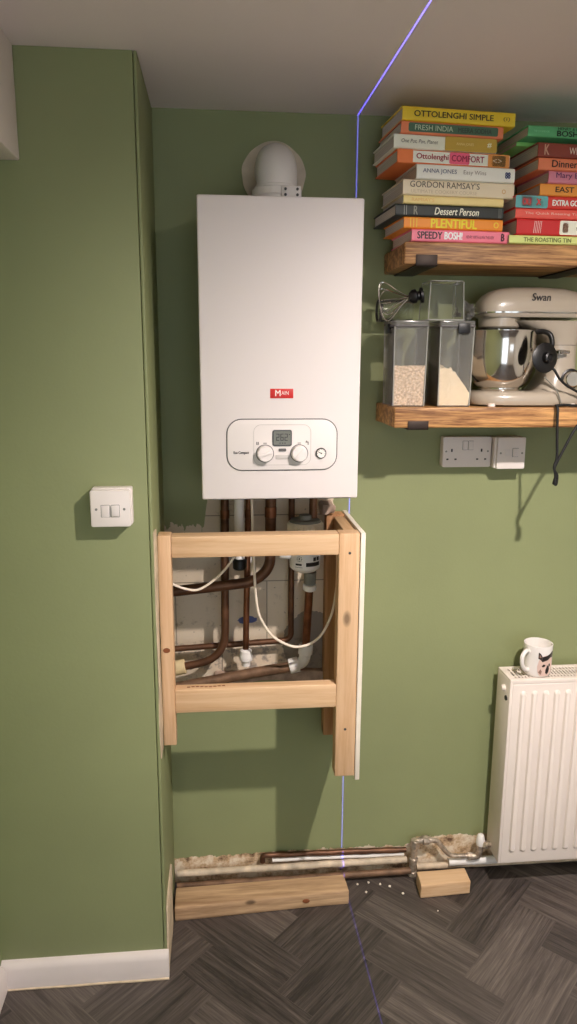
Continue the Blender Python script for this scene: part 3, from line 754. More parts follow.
LB(9, 'hot pink cookbook at the bottom of the left stack', .458, .243, 3.5, (242, 122, 142), (242, 122, 142), [('SPEEDY', .055, .305, .22, .80, (46, 28, 36), BOLD), ('BOSH!', .33, .51, .22, .80, (248, 226, 226), FB), ('HENRY FIRTH & IAN THEASBY', .55, .84, .34, .58, (110, 40, 60)), ('B', .915, .945, .2, .8, (70, 28, 40), FB)])
# right stack
G2 = 'cookbooks in the right stack'
rz = [2.122, 2.0965, 2.086, 2.053, 2.0245, 1.9965, 1.9685, 1.9395, 1.9165, 1.8795, 1.8592]
def RB(n, label, x0, length, rot, spine, cover, texts, panels=(), dy=0, dep=D, **k):
    book(label, x0, YF + .004 + dy, rz[n + 1] + .0004, rz[n] - rz[n + 1] - .0006, length, dep, rot, spine, cover, texts, panels, group=G2, **k)
RB(0, 'green cookbook with bold black title topmost on the right stack', .726, .262, 4.0, (92, 172, 116), (92, 172, 116), [('BOSH!', .275, .50, .12, .60, (28, 44, 34), FB), ('HENRY & IAN', .28, .52, .66, .9, (36, 60, 44), BOLD), ('THE COOKBOOK', .05, .20, .4, .56, (140, 206, 156))])
RB(1, 'thin light green booklet jutting out left under the top green book', .716, .22, 5.0, (132, 196, 110), (132, 196, 110), [], dy=.042, dep=.12, hard=False)
RB(2, 'brown-red cookbook with white title in the right stack', .753, .262, 4.5, (136, 62, 48), (136, 62, 48), [('What', .30, .44, .25, .72, (236, 214, 196)), ('to Cook', .46, .72, .25, .72, (236, 214, 196)), ('K', .06, .105, .15, .85, (196, 150, 126), BOLD)], dep=.175)
RB(3, 'salmon orange cookbook with black serif title below the brown-red book', .756, .262, 4.0, (244, 130, 92), (244, 130, 92), [('Dinner', .13, .375, .26, .80, (36, 26, 26), dict(bold=.012))])
RB(4, 'mauve pink cookbook set furthest right in the right stack', .783, .250, 5.0, (206, 128, 146), (206, 128, 146), [('Mary Berry', .075, .45, .3, .86, (84, 40, 84), dict(bold=.004))])
RB(5, 'bright orange cookbook with black capitals under the mauve book', .764, .262, 4.0, (246, 150, 64), (246, 150, 64), [('EAST', .15, .33, .30, .74, (34, 26, 26), BOLD)])
RB(6, 'red cookbook with teal patterned left end in the right stack', .706, .290, 2.5, (206, 58, 50), (206, 58, 50), [('EXTRA GOOD THINGS', .32, .80, .26, .70, (250, 236, 220), FB), ('OU', .06, .13, .25, .75, (200, 60, 60), FB), ('X', .18, .22, .25, .75, (214, 60, 60), FB)], [(0, .28, .02, .98, (96, 166, 168)), (.05, .145, .12, .9, (150, 110, 110)), (.16, .24, .15, .85, (120, 190, 186))])
RB(7, 'coral cookbook with thin white title line in the right stack', .708, .290, 2.5, (228, 92, 80), (228, 92, 80), [('The Quick Roasting Tin', .08, .55, .35, .66, (246, 196, 180))], hard=False)
RB(8, 'thick red cookbook with white rounded spine label', .713, .290, 2.5, (196, 40, 42), (196, 40, 42), [('|||||', .145, .215, .12, .88, (236, 200, 196), dict(shear=.15)), ('SIMPLY', .52, .68, .36, .55, (60, 50, 46), BOLD)], [(.375, .99, .06, .94, (238, 228, 210)), (.40, .45, .2, .8, (150, 90, 54))])
RB(9, 'pale lime green cookbook at the bottom of the right stack', .6965, .30, 2.0, (206, 214, 132), (206, 214, 132), [('THE ROASTING TIN', .12, .52, .25, .74, (104, 112, 60), BOLD), ('RUKMINI IYER', .64, .85, .35, .65, (140, 146, 84))], hard=False)

# ================================================================ CLEAR TUBS ON THE LOWER SHELF
SZ = 1.4705
def tub(label, cx_, cy_, w, d, z0, z1, clip_at, rotz=0):
    t = thing('storage_tub', label, 'storage tub', (cx_, cy_, z0), rotz, 'clear dry food tubs', local=True)
    h = z1 - z0
    def rr(f, z, inset=0):
        p = rrect(-w / 2 * f + inset, w / 2 * f - inset, -d / 2 * f + inset, d / 2 * f - inset, .006, 4)
        return [(a, b_, z) for a, b_ in p]
    MB().loft([rr(.95, .0), rr(.98, h * .5), rr(1.0, h), rr(1.0, h, .0016), rr(.98, h * .5, .0016), rr(.95, .0025, .0016)]).build('body', M['clear'], t)
    for sx in (-1, 1):
        for sy in (-1, 1):
            e = MB(); e.tube([(sx * (w / 2 * .95 - .001), sy * (d / 2 * .95 - .001), .002), (sx * (w / 2 - .001), sy * (d / 2 - .001), h - .002)], .0016, 8); e.build('corner_edge', M['clear_edge'], t)
    MB().prism(rrect(-w / 2 - .002, w / 2 + .002, -d / 2 - .002, d / 2 + .002, .008, 5), 'z', h + .0005, h + .0125, bev=.0015).build('lid', M['lid'], t)
    MB().prism(rrect(-w / 2 - .0028, w / 2 + .0028, -d / 2 - .0028, d / 2 + .0028, .008, 5), 'z', h - .002, h + .002, bev=.0008).build('seal', M['line_grey'], t)
    if clip_at == 'front': MB().box(-.012 + .012, .020 + .010, -d / 2 - .007, -d / 2 - .0025, h - .018, h + .006, .0012).build('clip', M['black'], t)
    else: MB().box(-w / 2 - .007, -w / 2 - .0025, -.016, .016, h - .018, h + .006, .0012).build('clip', M['black'], t)
    return t
tub('clear food tub of oats at the left end of lower shelf', .4750, -.130, .085, .116, SZ, 1.668, 'left', 0)
tub('clear food tub with sloping flour beside the mixer bowl', .5905, -.133, .087, .116, SZ, 1.668, 'front', 0)
def fill(name, label, cat, cx_, cy_, w, d, z0, hf, m, amp, rotz=0):
    b = bmesh.new(); n = 14
    top = [[b.verts.new((-w / 2 + w * a / n, -d / 2 + d * c / n, hf(a / n, c / n) + amp * noise.noise(Vector((a * .9, c * .9, cx_ * 7))))) for c in range(n + 1)] for a in range(n + 1)]
    bot = [[b.verts.new((v.co.x * .955, v.co.y * .955, 0)) for v in row] for row in top]
    for a in range(n):
        for c in range(n):
            b.faces.new((top[a][c], top[a + 1][c], top[a + 1][c + 1], top[a][c + 1])); b.faces.new((bot[a][c], bot[a][c + 1], bot[a + 1][c + 1], bot[a + 1][c]))
    for a in range(n):
        b.faces.new((top[a + 1][0], top[a][0], bot[a][0], bot[a + 1][0])); b.faces.new((top[a][n], top[a + 1][n], bot[a + 1][n], bot[a][n]))
        b.faces.new((top[0][a], top[0][a + 1], bot[0][a + 1], bot[0][a])); b.faces.new((top[n][a + 1], top[n][a], bot[n][a], bot[n][a + 1]))
    bmesh.ops.recalc_face_normals(b, faces=b.faces)
    mb = MB(); mb._merge(b)
    o = mb.build(name, m); o.location = (cx_, cy_, z0); o.rotation_euler = (0, 0, rotz)
    tag(o, label, cat, kind='stuff'); return o
fill('oats', 'oats filling the lower half of the left tub', 'oats', .4750, -.130, .0775, .1080, SZ + .003, lambda u, v: .098 - .004 * v, M['oats'], .003)
fill('flour', 'pale flour heaped to the left inside the tub beside mixer', 'flour', .5905, -.133, .0795, .1080, SZ + .003, lambda u, v: .092 - .062 * max(0, (u - .35) / .65) ** 1.2 + .035 * max(0, (v - .4)) * (1 - u), M['flour'], .006, 0)

# things on the tubs' lids
LZ = 1.6812
wh = thing('balloon_whisk', 'wire whisk attachment with black hub lying on the left tub lid', 'whisk', (.480, -.155, LZ + .045))
Hh = Vector((.486, -.160, LZ + .058)); ax = Vector((-.92, .10, -.16)).normalized()
s1 = Vector((.14, 0, .99)); s1 = (s1 - ax * s1.dot(ax)).normalized(); s2 = ax.cross(s1)
for k in range(5):
    a = PI * k / 5 + .15
    sd = s1 * math.cos(a) + s2 * math.sin(a)
    pts = []
    for q in range(25):
        t = q / 24; ang = PI * t
        along = .006 + .080 * math.sin(ang) ** .8; lat = .058 * math.sin(2 * ang) * (.7 if t < .5 else .7)
        lat = math.copysign(abs(math.sin(2 * ang)) ** .8, math.cos(ang)) * .058 * (.30 + .70 * math.sin(ang))
        p = Hh + ax * along + sd * lat
        pts.append(p)
    MB().tube(pts, .0011, 6).build('wire', M['chrome'], wh)
MB().lathe([(0, -.013), (.010, -.013), (.0165, -.005), (.017, .004), (.011, .008), (.011, .013), (.0185, .015), (.0185, .021), (0, .021)], Hh, 24, Vector((0, 0, 1)).rotation_difference(-ax).to_matrix().to_4x4()).build('hub', M['black'], wh)
jar = thing('clear_jar', 'clear round jar lying on its side behind the wire whisk', 'jar', (.455, -.06, LZ))
MB().lathe([(0, 0), (.025, .001), (.0285, .006), (.0285, .082), (.024, .088), (.0225, .088), (.026, .081), (.026, .007), (0, .004)], (.418, -.062, LZ + .0292), 32, Matrix.Rotation(PI / 2, 4, 'Y')).build('body', M['clear2'], jar)
MB().lathe([(.0272, 0), (.0292, 0), (.0292, .007), (.0272, .007)], (.416, -.062, LZ + .0294), 32, Matrix.Rotation(PI / 2, 4, 'Y')).build('rim', M['lcd_bezel'], jar)
box = thing('upturned_tub', 'small square clear tub standing upside down on the tub lids', 'tub', (.565, -.135, LZ))
def rr3(x0, x1, y0, y1, r, z): return [(a, b_, z) for a, b_ in rrect(x0, x1, y0, y1, r, 5)]
MB().loft([rr3(.517, .612, -.178, -.085, .012, LZ), rr3(.520, .609, -.175, -.088, .012, LZ + .092), rr3(.525, .604, -.170, -.093, .010, LZ + .096)]).build('body', M['clear2'], box)
e = MB()
e.tube(rr3(.517, .612, -.178, -.085, .012, LZ + .0018), .0018, 8, True).tube(rr3(.522, .607, -.173, -.090, .012, LZ + .095), .0012, 8, True)
for (xx, yy, xb, yb) in ((.5195, -.1755, .523, -.172), (.6095, -.1755, .606, -.172), (.5195, -.0875, .523, -.091), (.6095, -.0875, .606, -.091)): e.tube([(xx, yy, LZ + .003), (xb, yb, LZ + .093)], .0012, 6)
e.build('rim', M['clear_edge'], box)
bg = MB()
b = bmesh.new(); bmesh.ops.create_icosphere(b, subdivisions=4, radius=1.0)
for v in b.verts:
    p = v.co.copy(); n = noise.noise(p * 2.3) * .35 + noise.noise(p * 5.5) * .18
    v.co = Vector((p.x * .021, p.y * .04, p.z * .024)) * (1 + n)
zmin = min(v.co.z for v in b.verts)
for v in b.verts: v.co.z = max(v.co.z, zmin + .004); v.co += Vector((.630, -.12, LZ - zmin - .0035))
bg._merge(b); bag = bg.build('plastic_bag', M['bag'], angle=20)
tag(bag, 'crumpled clear plastic bag between the upturned tub and mixer head', 'plastic bag')

# ================================================================ STAND MIXER
MXY = -.118
mx = thing('stand_mixer', 'cream stand mixer with rounded tilting head and chrome band', 'stand mixer', (.80, MXY, SZ))
# base plate: rounded slab under the bowl and the column
MB().loft([sup(.797, MXY, .150, .084, SZ + .004, 3.0, 56), sup(.797, MXY, .153, .087, SZ + .010, 3.0, 56), sup(.796, MXY, .152, .086, SZ + .026, 3.0, 56), sup(.797, MXY, .147, .081, SZ + .034, 3.0, 56), sup(.80, MXY, .138, .072, SZ + .038, 3.0, 56)]).build('base', M['mixer'], mx)
for fx_, fy_ in ((.69, -.185), (.90, -.185), (.69, -.055), (.90, -.055)):
    MB().cyl((fx_, fy_, SZ), (fx_, fy_, SZ + .008), .010, 16).build('foot', M['switch'], mx)
# column
MB().loft([sup(.870, MXY, .066, .070, SZ + .034, 2.8), sup(.878, MXY, .052, .062, SZ + .055, 2.8), sup(.882, MXY, .043, .056, SZ + .085, 2.8), sup(.884, MXY, .040, .053, SZ + .120, 2.8), sup(.883, MXY, .041, .053, SZ + .153, 2.8)]).build('column', M['mixer'], mx)
MB().loft([sup(.883, MXY, .0395, .052, SZ + .152, 2.8), sup(.883, MXY, .0395, .052, SZ + .1545, 2.8)]).build('column_seam', M['line_grey'], mx)
MB().loft([sup(.883, MXY, .041, .053, SZ + .1545, 2.8), sup(.880, MXY, .047, .054, SZ + .170, 2.8), sup(.868, MXY, .066, .056, SZ + .188, 2.8), sup(.852, MXY, .090, .058, SZ + .202, 2.8), sup(.835, MXY, .118, .059, SZ + .2135, 2.8)]).build('neck', M['mixer'], mx)
# head: lofted along x
def hsec(x, zc_, hz, hy, e=2.7): return sup(MXY, zc_, hy, hz, x, e, 40, 'x')
zb = 1.705
hd = MB()
secs = []
for x, top, hy in ((.6615, 1.716, .018), (.664, 1.727, .034), (.670, 1.7385, .045), (.680, 1.749, .053), (.695, 1.758, .058), (.715, 1.764, .061), (.75, 1.7675, .062), (.82, 1.7685, .062), (.88, 1.766, .061), (.92, 1.758, .058), (.948, 1.742, .052), (.958, 1.724, .040)):
    ring = []
    for q in range(25):
        a = PI * q / 24; c_, s_ = math.cos(a), math.sin(a)
        ring.append((x, MXY + math.copysign(abs(c_) ** .78, c_) * hy, zb + abs(s_) ** .78 * (top - zb)))
    secs.append(ring)
hd.loft(secs)
hd.build('head', M['mixer'], mx)
outl = [(x, MXY - hy) for x, hy in ((.6610, .0), (.6612, .018), (.6638, .0345), (.6695, .0455), (.6795, .0535), (.695, .0585), (.715, .0615), (.75, .0625), (.82, .0625), (.88, .0615), (.92, .0585), (.948, .0525), (.9585, .040), (.9587, 0))]
outl = outl + [(x, 2 * MXY - y) for x, y in reversed(outl[1:-1])]
MB().prism(outl, 'z', 1.7015, 1.7052).build('chrome_band', M['chrome'], mx)
lower = []
for z, k in ((1.7012, .985), (1.697, .975), (1.692, .94)): lower.append([(.81 + (x - .81) * k, MXY + (y - MXY) * k, z) for x, y in outl])
MB().loft(lower).build('head_underside', M['mixer'], mx)
MB().lathe([(0, 0), (.046, 0), (.051, .004), (.053, .025), (.053, .036), (0, .036)], (.722, MXY, 1.6655), 40).build('drive_hub', M['mixer'], mx)
MB().cyl((.722, MXY, 1.615), (.722, MXY, 1.667), .008, 16).build('shaft', M['chrome'], mx)
letters('Swan', 'emblem', M['ink'], mx, .781 - .80, .829 - .80, 1.7315 - SZ, 1.7495 - SZ, -.0600, bold=.02, shear=.1)
# side controls
kx, kz = .898, 1.540
kd = MB().cyl((kx, MXY - .050, kz), (kx, MXY - .076, kz), .0225, 36, .020, .002).build('speed_dial', M['chrome'], mx)
MB().lathe([(.0205, 0), (.025, 0), (.026, .003), (.0205, .005)], (kx, MXY - .056, kz), 36, Matrix.Rotation(PI / 2, 4, 'X')).build('dial_ring', M['black'], kd)
MB().cyl((.862, MXY - .052, 1.607), (.862, MXY - .072, 1.607), .007, 16).cyl((.858, MXY - .070, 1.607), (.884, MXY - .070, 1.607), .0048, 16, .0040, .001).build('lock_lever', M['chrome'], mx)
# bowl: lifts off
bw = thing('mixing_bowl', 'polished steel mixing bowl standing on the stand mixer base', 'bowl', (.727, MXY, SZ + .039))
bzz = SZ + .0385
MB().lathe([(0, .001), (.052, 0), (.054, .004), (.0535, .008), (.068, .018), (.0795, .042), (.0865, .075), (.0890, .110), (.0900, .146), (.0920, .149), (.0920, .151), (.0885, .1505), (.0872, .110), (.0845, .075), (.0775, .043), (.066, .020), (.05, .011), (0, .010)], (.731, MXY, bzz), 64).build('body', M['steel'], bw)
MB().tube(smooth_path([(.800, MXY - .052, bzz + .147), (.815, MXY - .062, bzz + .148), (.829, MXY - .072, bzz + .140), (.834, MXY - .076, bzz + .120), (.832, MXY - .074, bzz + .105)], 6), .0065, 12).build('handle', M['black'], bw)
# power cord with its flat round plug
cord = MB()
pc = [(.824, -.216, 1.572), (.834, -.222, 1.560), (.846, -.222, 1.543), (.866, -.217, 1.527), (.895, -.213, 1.512), (.93, -.200, 1.498)]
cord.tube(smooth_path(pc, 8), .0032, 10)
pc2 = [(.93, -.200, 1.498), (.95, -.20, 1.480), (.92, -.208, 1.4745), (.89, -.212, 1.4745), (.868, -.214, 1.4765), (.848, -.216, 1.4745), (.842, -.226, 1.4745), (.843, -.234, 1.468), (.843, -.237, 1.44), (.846, -.238, 1.39), (.849, -.238, 1.345), (.843, -.240, 1.322), (.848, -.240, 1.30), (.846, -.241, 1.282), (.852, -.240, 1.278), (.853, -.239, 1.30), (.845, -.238, 1.315), (.852, -.236, 1.335), (.868, -.236, 1.37), (.888, -.235, 1.41), (.908, -.234, 1.44), (.935, -.232, 1.468), (.955, -.222, 1.4755), (.975, -.20, 1.4755), (.985, -.15, 1.4755)]
cord.tube(smooth_path(pc2, 8), .0034, 10)
cd = cord.build('power_cord', M['black_soft'], mx)
plq = Vector((0, 0, 1)).rotation_difference(Vector((.26, -.96, .05)).normalized()).to_matrix().to_4x4()
MB().lathe([(0, -.004), (.028, -.004), (.036, 0), (.037, .004), (.030, .008), (.014, .010), (.013, .022), (.009, .024), (.006, .020), (0, .020)], (.803, -.222, 1.592), 36, plq).build('round_plug', M['black'], cd)
tie = MB()
tie.cyl((.8465, -.2405, 1.276), (.849, -.2405, 1.292), .0055, 12, None, .002)
tie.build('cord_end', M['black'], cd)
# thin grey cable down the column
MB().tube(smooth_path([(.815, -.205, 1.545), (.834, -.208, 1.527), (.850, -.2085, 1.510), (.864, -.209, 1.4765)], 6), .0016, 8).build('thin_cord', M['grey_cap'], mx)

# ================================================================ SOCKETS AND SWITCH
ds = thing('double_socket', 'white double power socket on green wall below lower shelf', 'socket', (.686, -.001, 1.335))
MB().prism(rrect(.6185, .7535, 1.2945, 1.3765, .003, 3), 'y', -.026, -.0005, bev=.0015).build('back_box', M['switch'], ds)
fp = MB().prism(rrect(.617, .755, 1.293, 1.378, .005, 4), 'y', -.034, -.026, bev=.002).build('faceplate', M['switch'], ds)
for rx in (.673, .689):
    MB().box(rx, rx + .0135, -.0375, -.034, 1.342, 1.366, .0012, 2).build('rocker', M['panel_white'], ds)
    ring_plate(MB(), rx - .0008, rx + .0143, 1.3412, 1.3668, .0012, .0008, -.0344, -.034, 3).build('rocker_gap', M['line_grey'], ds)
for ox in (.6425, .7275):
    sgn = 1 if ox < .7 else 1
    hol = MB().box(ox - .0022, ox + .0022, -.0342, -.0335, 1.336, 1.3445).box(ox - .0145, ox - .0085, -.0342, -.0335, 1.3135, 1.3175).box(ox + .0085, ox + .0145, -.0342, -.0335, 1.3135, 1.3175)
    hol.build('pin_slots', M['ink'], ds)

for sx in (.6265, .7455): MB().cyl((sx, -.0335, 1.3375), (sx, -.0346, 1.3375), .0026, 14).build('screw', M['screw'], ds)
sp = thing('fused_spur', 'white fused switch on deeper box right of the double socket', 'switch', (.805, -.001, 1.334))
MB().prism(rrect(.7590, .8440, 1.2915, 1.3775, .003, 3), 'y', -.048, -.0005, bev=.0015).build('back_box', M['switch'], sp)
MB().prism(rrect(.7640, .8440, 1.2905, 1.3785, .004, 4), 'y', -.058, -.048, bev=.002).build('faceplate', M['switch'], sp)
MB().box(.8075, .8225, -.0625, -.058, 1.325, 1.3475, .0012).build('rocker', M['panel_white'], sp)
MB().box(.786, .7995, -.0592, -.058, 1.327, 1.3455, .0008).build('fuse_cover', M['panel_white'], sp)
ring_plate(MB(), .8065, .8235, 1.324, 1.3485, .0012, .0009, -.0585, -.058, 3).build('rocker_gap', M['line_grey'], sp)
for sx in (.7735, .8345): MB().cyl((sx, -.0575, 1.3345), (sx, -.0586, 1.3345), .0027, 14).build('screw', M['screw'], sp)
# left switch on the chimney breast
sw = thing('fused_spur', 'white square switch alone on the left green wall', 'switch', (-.242, -.346, 1.26))
MB().prism(rrect(-.284, -.196, 1.219, 1.304, .004, 3), 'y', -.372, -.3455, bev=.002).build('back_box', M['switch'], sw)
MB().prism(rrect(-.2865, -.1985, 1.217, 1.3005, .005, 4), 'y', -.383, -.372, bev=.0025).build('faceplate', M['switch'], sw)
MB().box(-.2435 + .003, -.2235, -.3865, -.383, 1.242, 1.2665, .0012).build('rocker', M['panel_white'], sw)
MB().box(-.2625, -.2445, -.3842, -.383, 1.240, 1.2665, .0008).build('fuse_cover', M['panel_white'], sw)
for a0 in ((-.2413, -.2227), (-.2633, -.2437)): ring_plate(MB(), a0[0], a0[1], 1.2395, 1.2675, .0012, .0008, -.3834, -.383, 3).build('rocker_gap', M['line_grey'], sw)
for sx in (-.2735, -.2125): MB().cyl((sx, -.3825, 1.2575), (sx, -.3836, 1.2575), .0029, 14).build('screw', M['screw'], sw)

# ================================================================ RADIATOR
RX0, RX1, RZ0, RZ1, RYF, RYB = .818, 1.42, .098, .692, -.130, -.032
rad_ = thing('radiator', 'white ribbed panel radiator on the wall at right edge', 'radiator', (1.1, -.08, RZ0))
fp = MB().box(RX0 + .006, RX1, RYF, RYF + .012, RZ0, RZ1 - .012, .004, 3)
for kx in range(17):
    x = RX0 + .030 + kx * .0335
    fp.loft([[(a, RYF + .001, b_) for a, b_ in rrect(x, x + .0205, RZ0 + .036, RZ1 - .032, .010, 5)],
             [(a, RYF - .0065, b_) for a, b_ in rrect(x + .004, x + .0165, RZ0 + .046, RZ1 - .042, .006, 5)]])
fp.build('front_panel', M['radiator'], rad_)
MB().box(RX0 + .006, RX1, RYB - .012, RYB, RZ0, RZ1 - .012, .004, 3).build('rear_panel', M['radiator'], rad_)
sd = MB().box(RX0, RX0 + .0075, RYF + .0005, RYB - .001, RZ0 + .002, RZ1 - .0075, .0015)
sd.build('side_panel', M['radiator'], rad_)
gr = MB()
gz = RZ1 - .006
gr.box(RX0 + .0005, RX1, RYF + .0008, RYF + .018, gz - .009, gz + .006, .002).box(RX0 + .0005, RX1, RYB - .016, RYB - .0005, gz - .009, gz + .006, .002).box(RX0 + .0012, RX0 + .020, RYF + .003, RYB - .003, gz - .0085, gz + .0055, .0015)
xx = RX0 + .026
while xx < RX1:
    gr.box(xx, xx + .0048, RYF + .016, RYB - .014, gz + .001, gz + .0052)
    xx += .0098
for yy in (-.098, -.066): gr.box(RX0 + .015, RX1, yy - .002, yy + .002, gz - .001, gz + .0048)
gr.build('grille', M['radiator'], rad_)
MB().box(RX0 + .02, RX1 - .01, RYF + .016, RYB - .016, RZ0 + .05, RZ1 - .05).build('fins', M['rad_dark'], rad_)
MB().cyl((RX0 + .001, -.090, .652), (RX0 - .010, -.090, .652), .0105, 20, .008, .002).build('bleed_plug', M['radiator'], rad_)
MB().cyl((RX0 + .001, -.107, .628), (RX0 - .003, -.107, .628), .0075, 20).build('inlet_hole', M['black'], rad_)
MB().box(1.02, 1.05, RYB, -.001, .2, .6).build('wall_bracket', M['radiator'], rad_)
# mug
mgx, mgy, mgz, mr = .913, -.084, RZ1 + .0003, .0405
mg = thing('mug', 'white mug with a printed cat photo standing on the radiator', 'mug', (mgx, mgy, mgz))
MB().lathe([(0, .0), (.034, 0), (.0375, .003), (.0395, .010), (.0405, .030), (.0408, .090), (.0404, .0935), (.0385, .0938), (.0375, .090), (.0372, .012), (.034, .007), (0, .006)], (mgx, mgy, mgz), 48).build('body', M['mug'], mg)
ha = R(-62)
dx, dy = math.sin(ha), -math.cos(ha)
MB().tube(smooth_path([(mgx + dx * r_, mgy + dy * r_, mgz + z_) for r_, z_ in ((.039, .076), (.054, .079), (.0665, .068), (.068, .050), (.062, .034), (.050, .023), (.0385, .019))], 6), .0062, 12).build('handle', M['mug'], mg)
def patch(poly, m, name, lift):
    """polygon on the mug wall: (degrees, height) pairs"""
    r_ = .0410 + lift
    b = bmesh.new()
    f = lambda a, z, rr: b.verts.new((mgx + rr * math.sin(R(a * 1.5 - 24)), mgy - rr * math.cos(R(a * 1.5 - 24)), mgz + z * 1.2))
    ca = sum(p[0] for p in poly) / len(poly); cz_ = sum(p[1] for p in poly) / len(poly)
    dense = []
    for (a0, z0), (a1, z1) in zip(poly, poly[1:] + poly[:1]):
        for q in range(4): dense.append((a0 + (a1 - a0) * q / 4, z0 + (z1 - z0) * q / 4))
    prev = None; ctr = f(ca, cz_, r_); rings = []
    for s_ in (.33, .66, 1.0): rings.append([f(ca + (a - ca) * s_, cz_ + (z - cz_) * s_, r_) for a, z in dense])
    n = len(dense)
    for q in range(n):
        b.faces.new((ctr, rings[0][q], rings[0][(q + 1) % n]))
        for A, B in zip(rings, rings[1:]): b.faces.new((A[q], B[q], B[(q + 1) % n], A[(q + 1) % n]))
    outer = [f(a, z, r_ - .0006) for a, z in dense]
    for q in range(n): b.faces.new((rings[-1][q], outer[q], outer[(q + 1) % n], rings[-1][(q + 1) % n]))
    bmesh.ops.recalc_face_normals(b, faces=b.faces)
    mb = MB(); mb._merge(b); return mb.build(name, m, mg)
pic = patch([(2, .015), (8, .006), (30, .005), (44, .012), (48, .03), (46, .05), (40, .056), (24, .058), (12, .056), (4, .046), (0, .03)], M['fur_pink'], 'cat_print', .0002)
for pl, m_ in (([(2, .050), (2, .066), (8, .062), (13, .054), (9, .047)], M['fur_dark']), ([(4, .052), (4.5, .061), (8, .058), (10, .053)], M['fur_brown']),
               ([(9, .046), (14, .055), (24, .057), (34, .060), (46, .066), (50, .056), (47, .050), (38, .052), (28, .046), (20, .044), (13, .042)], M['fur_dark']),
               ([(12, .032), (17, .036), (22, .034), (20, .030), (14, .029)], M['fur_dark']), ([(32, .036), (38, .036), (38, .030), (33, .029)], M['fur_dark']),
               ([(23, .022), (28, .033), (33, .030), (35, .022), (32, .014), (27, .010), (23, .014)], M['fur_dark']), ([(4, .016), (9, .024), (13, .018), (10, .010)], M['fur_brown'])):
    patch(pl, m_, 'cat_marking', .0005 if m_ is M['fur_dark'] else .0008)

# ================================================================ PIPES AND TIMBER ALONG THE FLOOR
def fpipe(label, pts, r, m, fil=.02, cat='pipe', name='floor_pipe', jit=.001, sub=0):
    t = tag(MB().tube(arc_path(pts, fil), r, 14).jitter(jit, 40).build(name, m), label, cat)
    return t
def dense(a, b, n=24): return [Vector(a).lerp(Vector(b), i / n) for i in range(n + 1)]
tag(MB().tube(dense((-.146, -.024, .048), (.566, -.024, .051)), .0105, 14).jitter(.0022, 26).build('floor_pipe', M['white_pipe']), 'long cream-painted pipe along the wall above the floor', 'pipe')
tag(MB().tube(dense((-.146, -.040, .017), (.575, -.040, .022)), .0105, 14).jitter(.0024, 30).build('floor_pipe', M['pipe_dirty']), 'grimy brown pipe lying lowest behind the long pine batten', 'pipe')
tp = tag(MB().tube(arc_path([(.115, -.014, .064), (.115, -.014, .087)] + dense((.135, -.014, .0875), (.566, -.014, .078), 18), .014), .0085, 14).jitter(.0016, 30).build('floor_pipe', M['copper_dark']), 'brown copper pipe running highest above the cream-painted pipe', 'pipe')
wbp = tag(MB().tube(dense((.145, -.0125, .068), (.56, -.0125, .063), 18), .0062, 12).jitter(.002, 26).build('floor_pipe', M['white_plastic']), 'thin whitewashed pipe squeezed between copper and cream pipes', 'pipe')
rs = thing('radiator_pipe', 'corroded riser and bent pipe feeding the radiator valve', 'pipe', (.585, -.030, 0))
MB().tube(arc_path([(.583, -.032, .003), (.586, -.032, .060), (.590, -.032, .112), (.602, -.032, .1225), (.640, -.032, .121)], .014), .0105, 14).jitter(.0030, 55).build('riser', M['old_valve'], rs)
MB().tube(smooth_path([(.636, -.032, .121), (.658, -.032, .115), (.676, -.034, .095), (.694, -.036, .074), (.716, -.038, .064), (.764, -.040, .062)], 8), .0075, 14).jitter(.0012, 40).build('tube', M['old_valve'], rs)
for p0, p1, r_ in (((.5835, -.032, .0), (.584, -.032, .016), .0145), ((.5855, -.032, .045), (.5862, -.032, .062), .0145), ((.588, -.032, .098), (.590, -.032, .124), .0150), ((.612, -.032, .122), (.632, -.032, .1215), .0140)):
    MB().cyl(p0, p1, r_, 8, None, .002).jitter(.002, 70).build('fitting', M['old_valve'], rs)
rv = thing('radiator_valve', 'old metal radiator valve with white plastic cap', 'valve', (.796, -.045, .06))
MB().cyl((.756, -.040, .062), (.774, -.041, .062), .0125, 6, None, .002).build('compression_nut', M['old_valve'], rv)
MB().tube(arc_path([(.770, -.042, .062), (.788, -.044, .063), (.792, -.047, .085), (.793, -.048, .104)], .014), .0105, 14).jitter(.0015, 50).build('body', M['old_valve'], rv)
MB().cyl((.791, -.048, .1045), (.823, -.066, .1185), .0085, 12).cyl((.802, -.054, .109), (.812, -.060, .113), .0125, 6).build('tail', M['old_valve'], rv)
MB().lathe([(0, 0), (.0125, 0), (.0135, .006), (.0130, .020), (.010, .033), (.006, .037), (0, .038)], (.793, -.048, .106), 24).build('cap', M['white_plastic'], rv)['label'] = 'white plastic cap'
rpp = tag(MB().tube(dense((.700, -.030, .036), (1.5, -.030, .040), 30), .0125, 14).jitter(.0018, 26).build('floor_pipe', M['white_plastic']), 'white-painted pipe running to the right under the radiator', 'pipe')
rp2 = tag(MB().tube(dense((.600, -.020, .020), (1.5, -.020, .014), 30), .0105, 14).jitter(.0018, 26).build('floor_pipe', M['white_pipe']), 'cream pipe on the floor behind the small wood block', 'pipe')
bt = MB().prism([(-.147, -.163), (.364, -.139), (.360, -.066), (-.147, -.082)], 'z', .0005, .046, bev=.004).jitter(.0016, 10, 4).build('timber_batten', M['pine_dirty'])
tag(bt, 'long pine batten lying on the floor below the pipes', 'timber')
kb = MB()
for (x, y, r_) in ((.235, -.148, .009),):
    kb.lathe([(0, 0), (r_, 0), (r_ * .8, .0015), (0, .002)], (x, y + .0005 - (.235 - x) * 0, .027 if r_ > .008 else .030), 16, Matrix.Rotation(PI / 2, 4, 'X') @ Matrix.Diagonal((1.2, .8, 1, 1)))
kb.build('knot', M['knot'], bt)
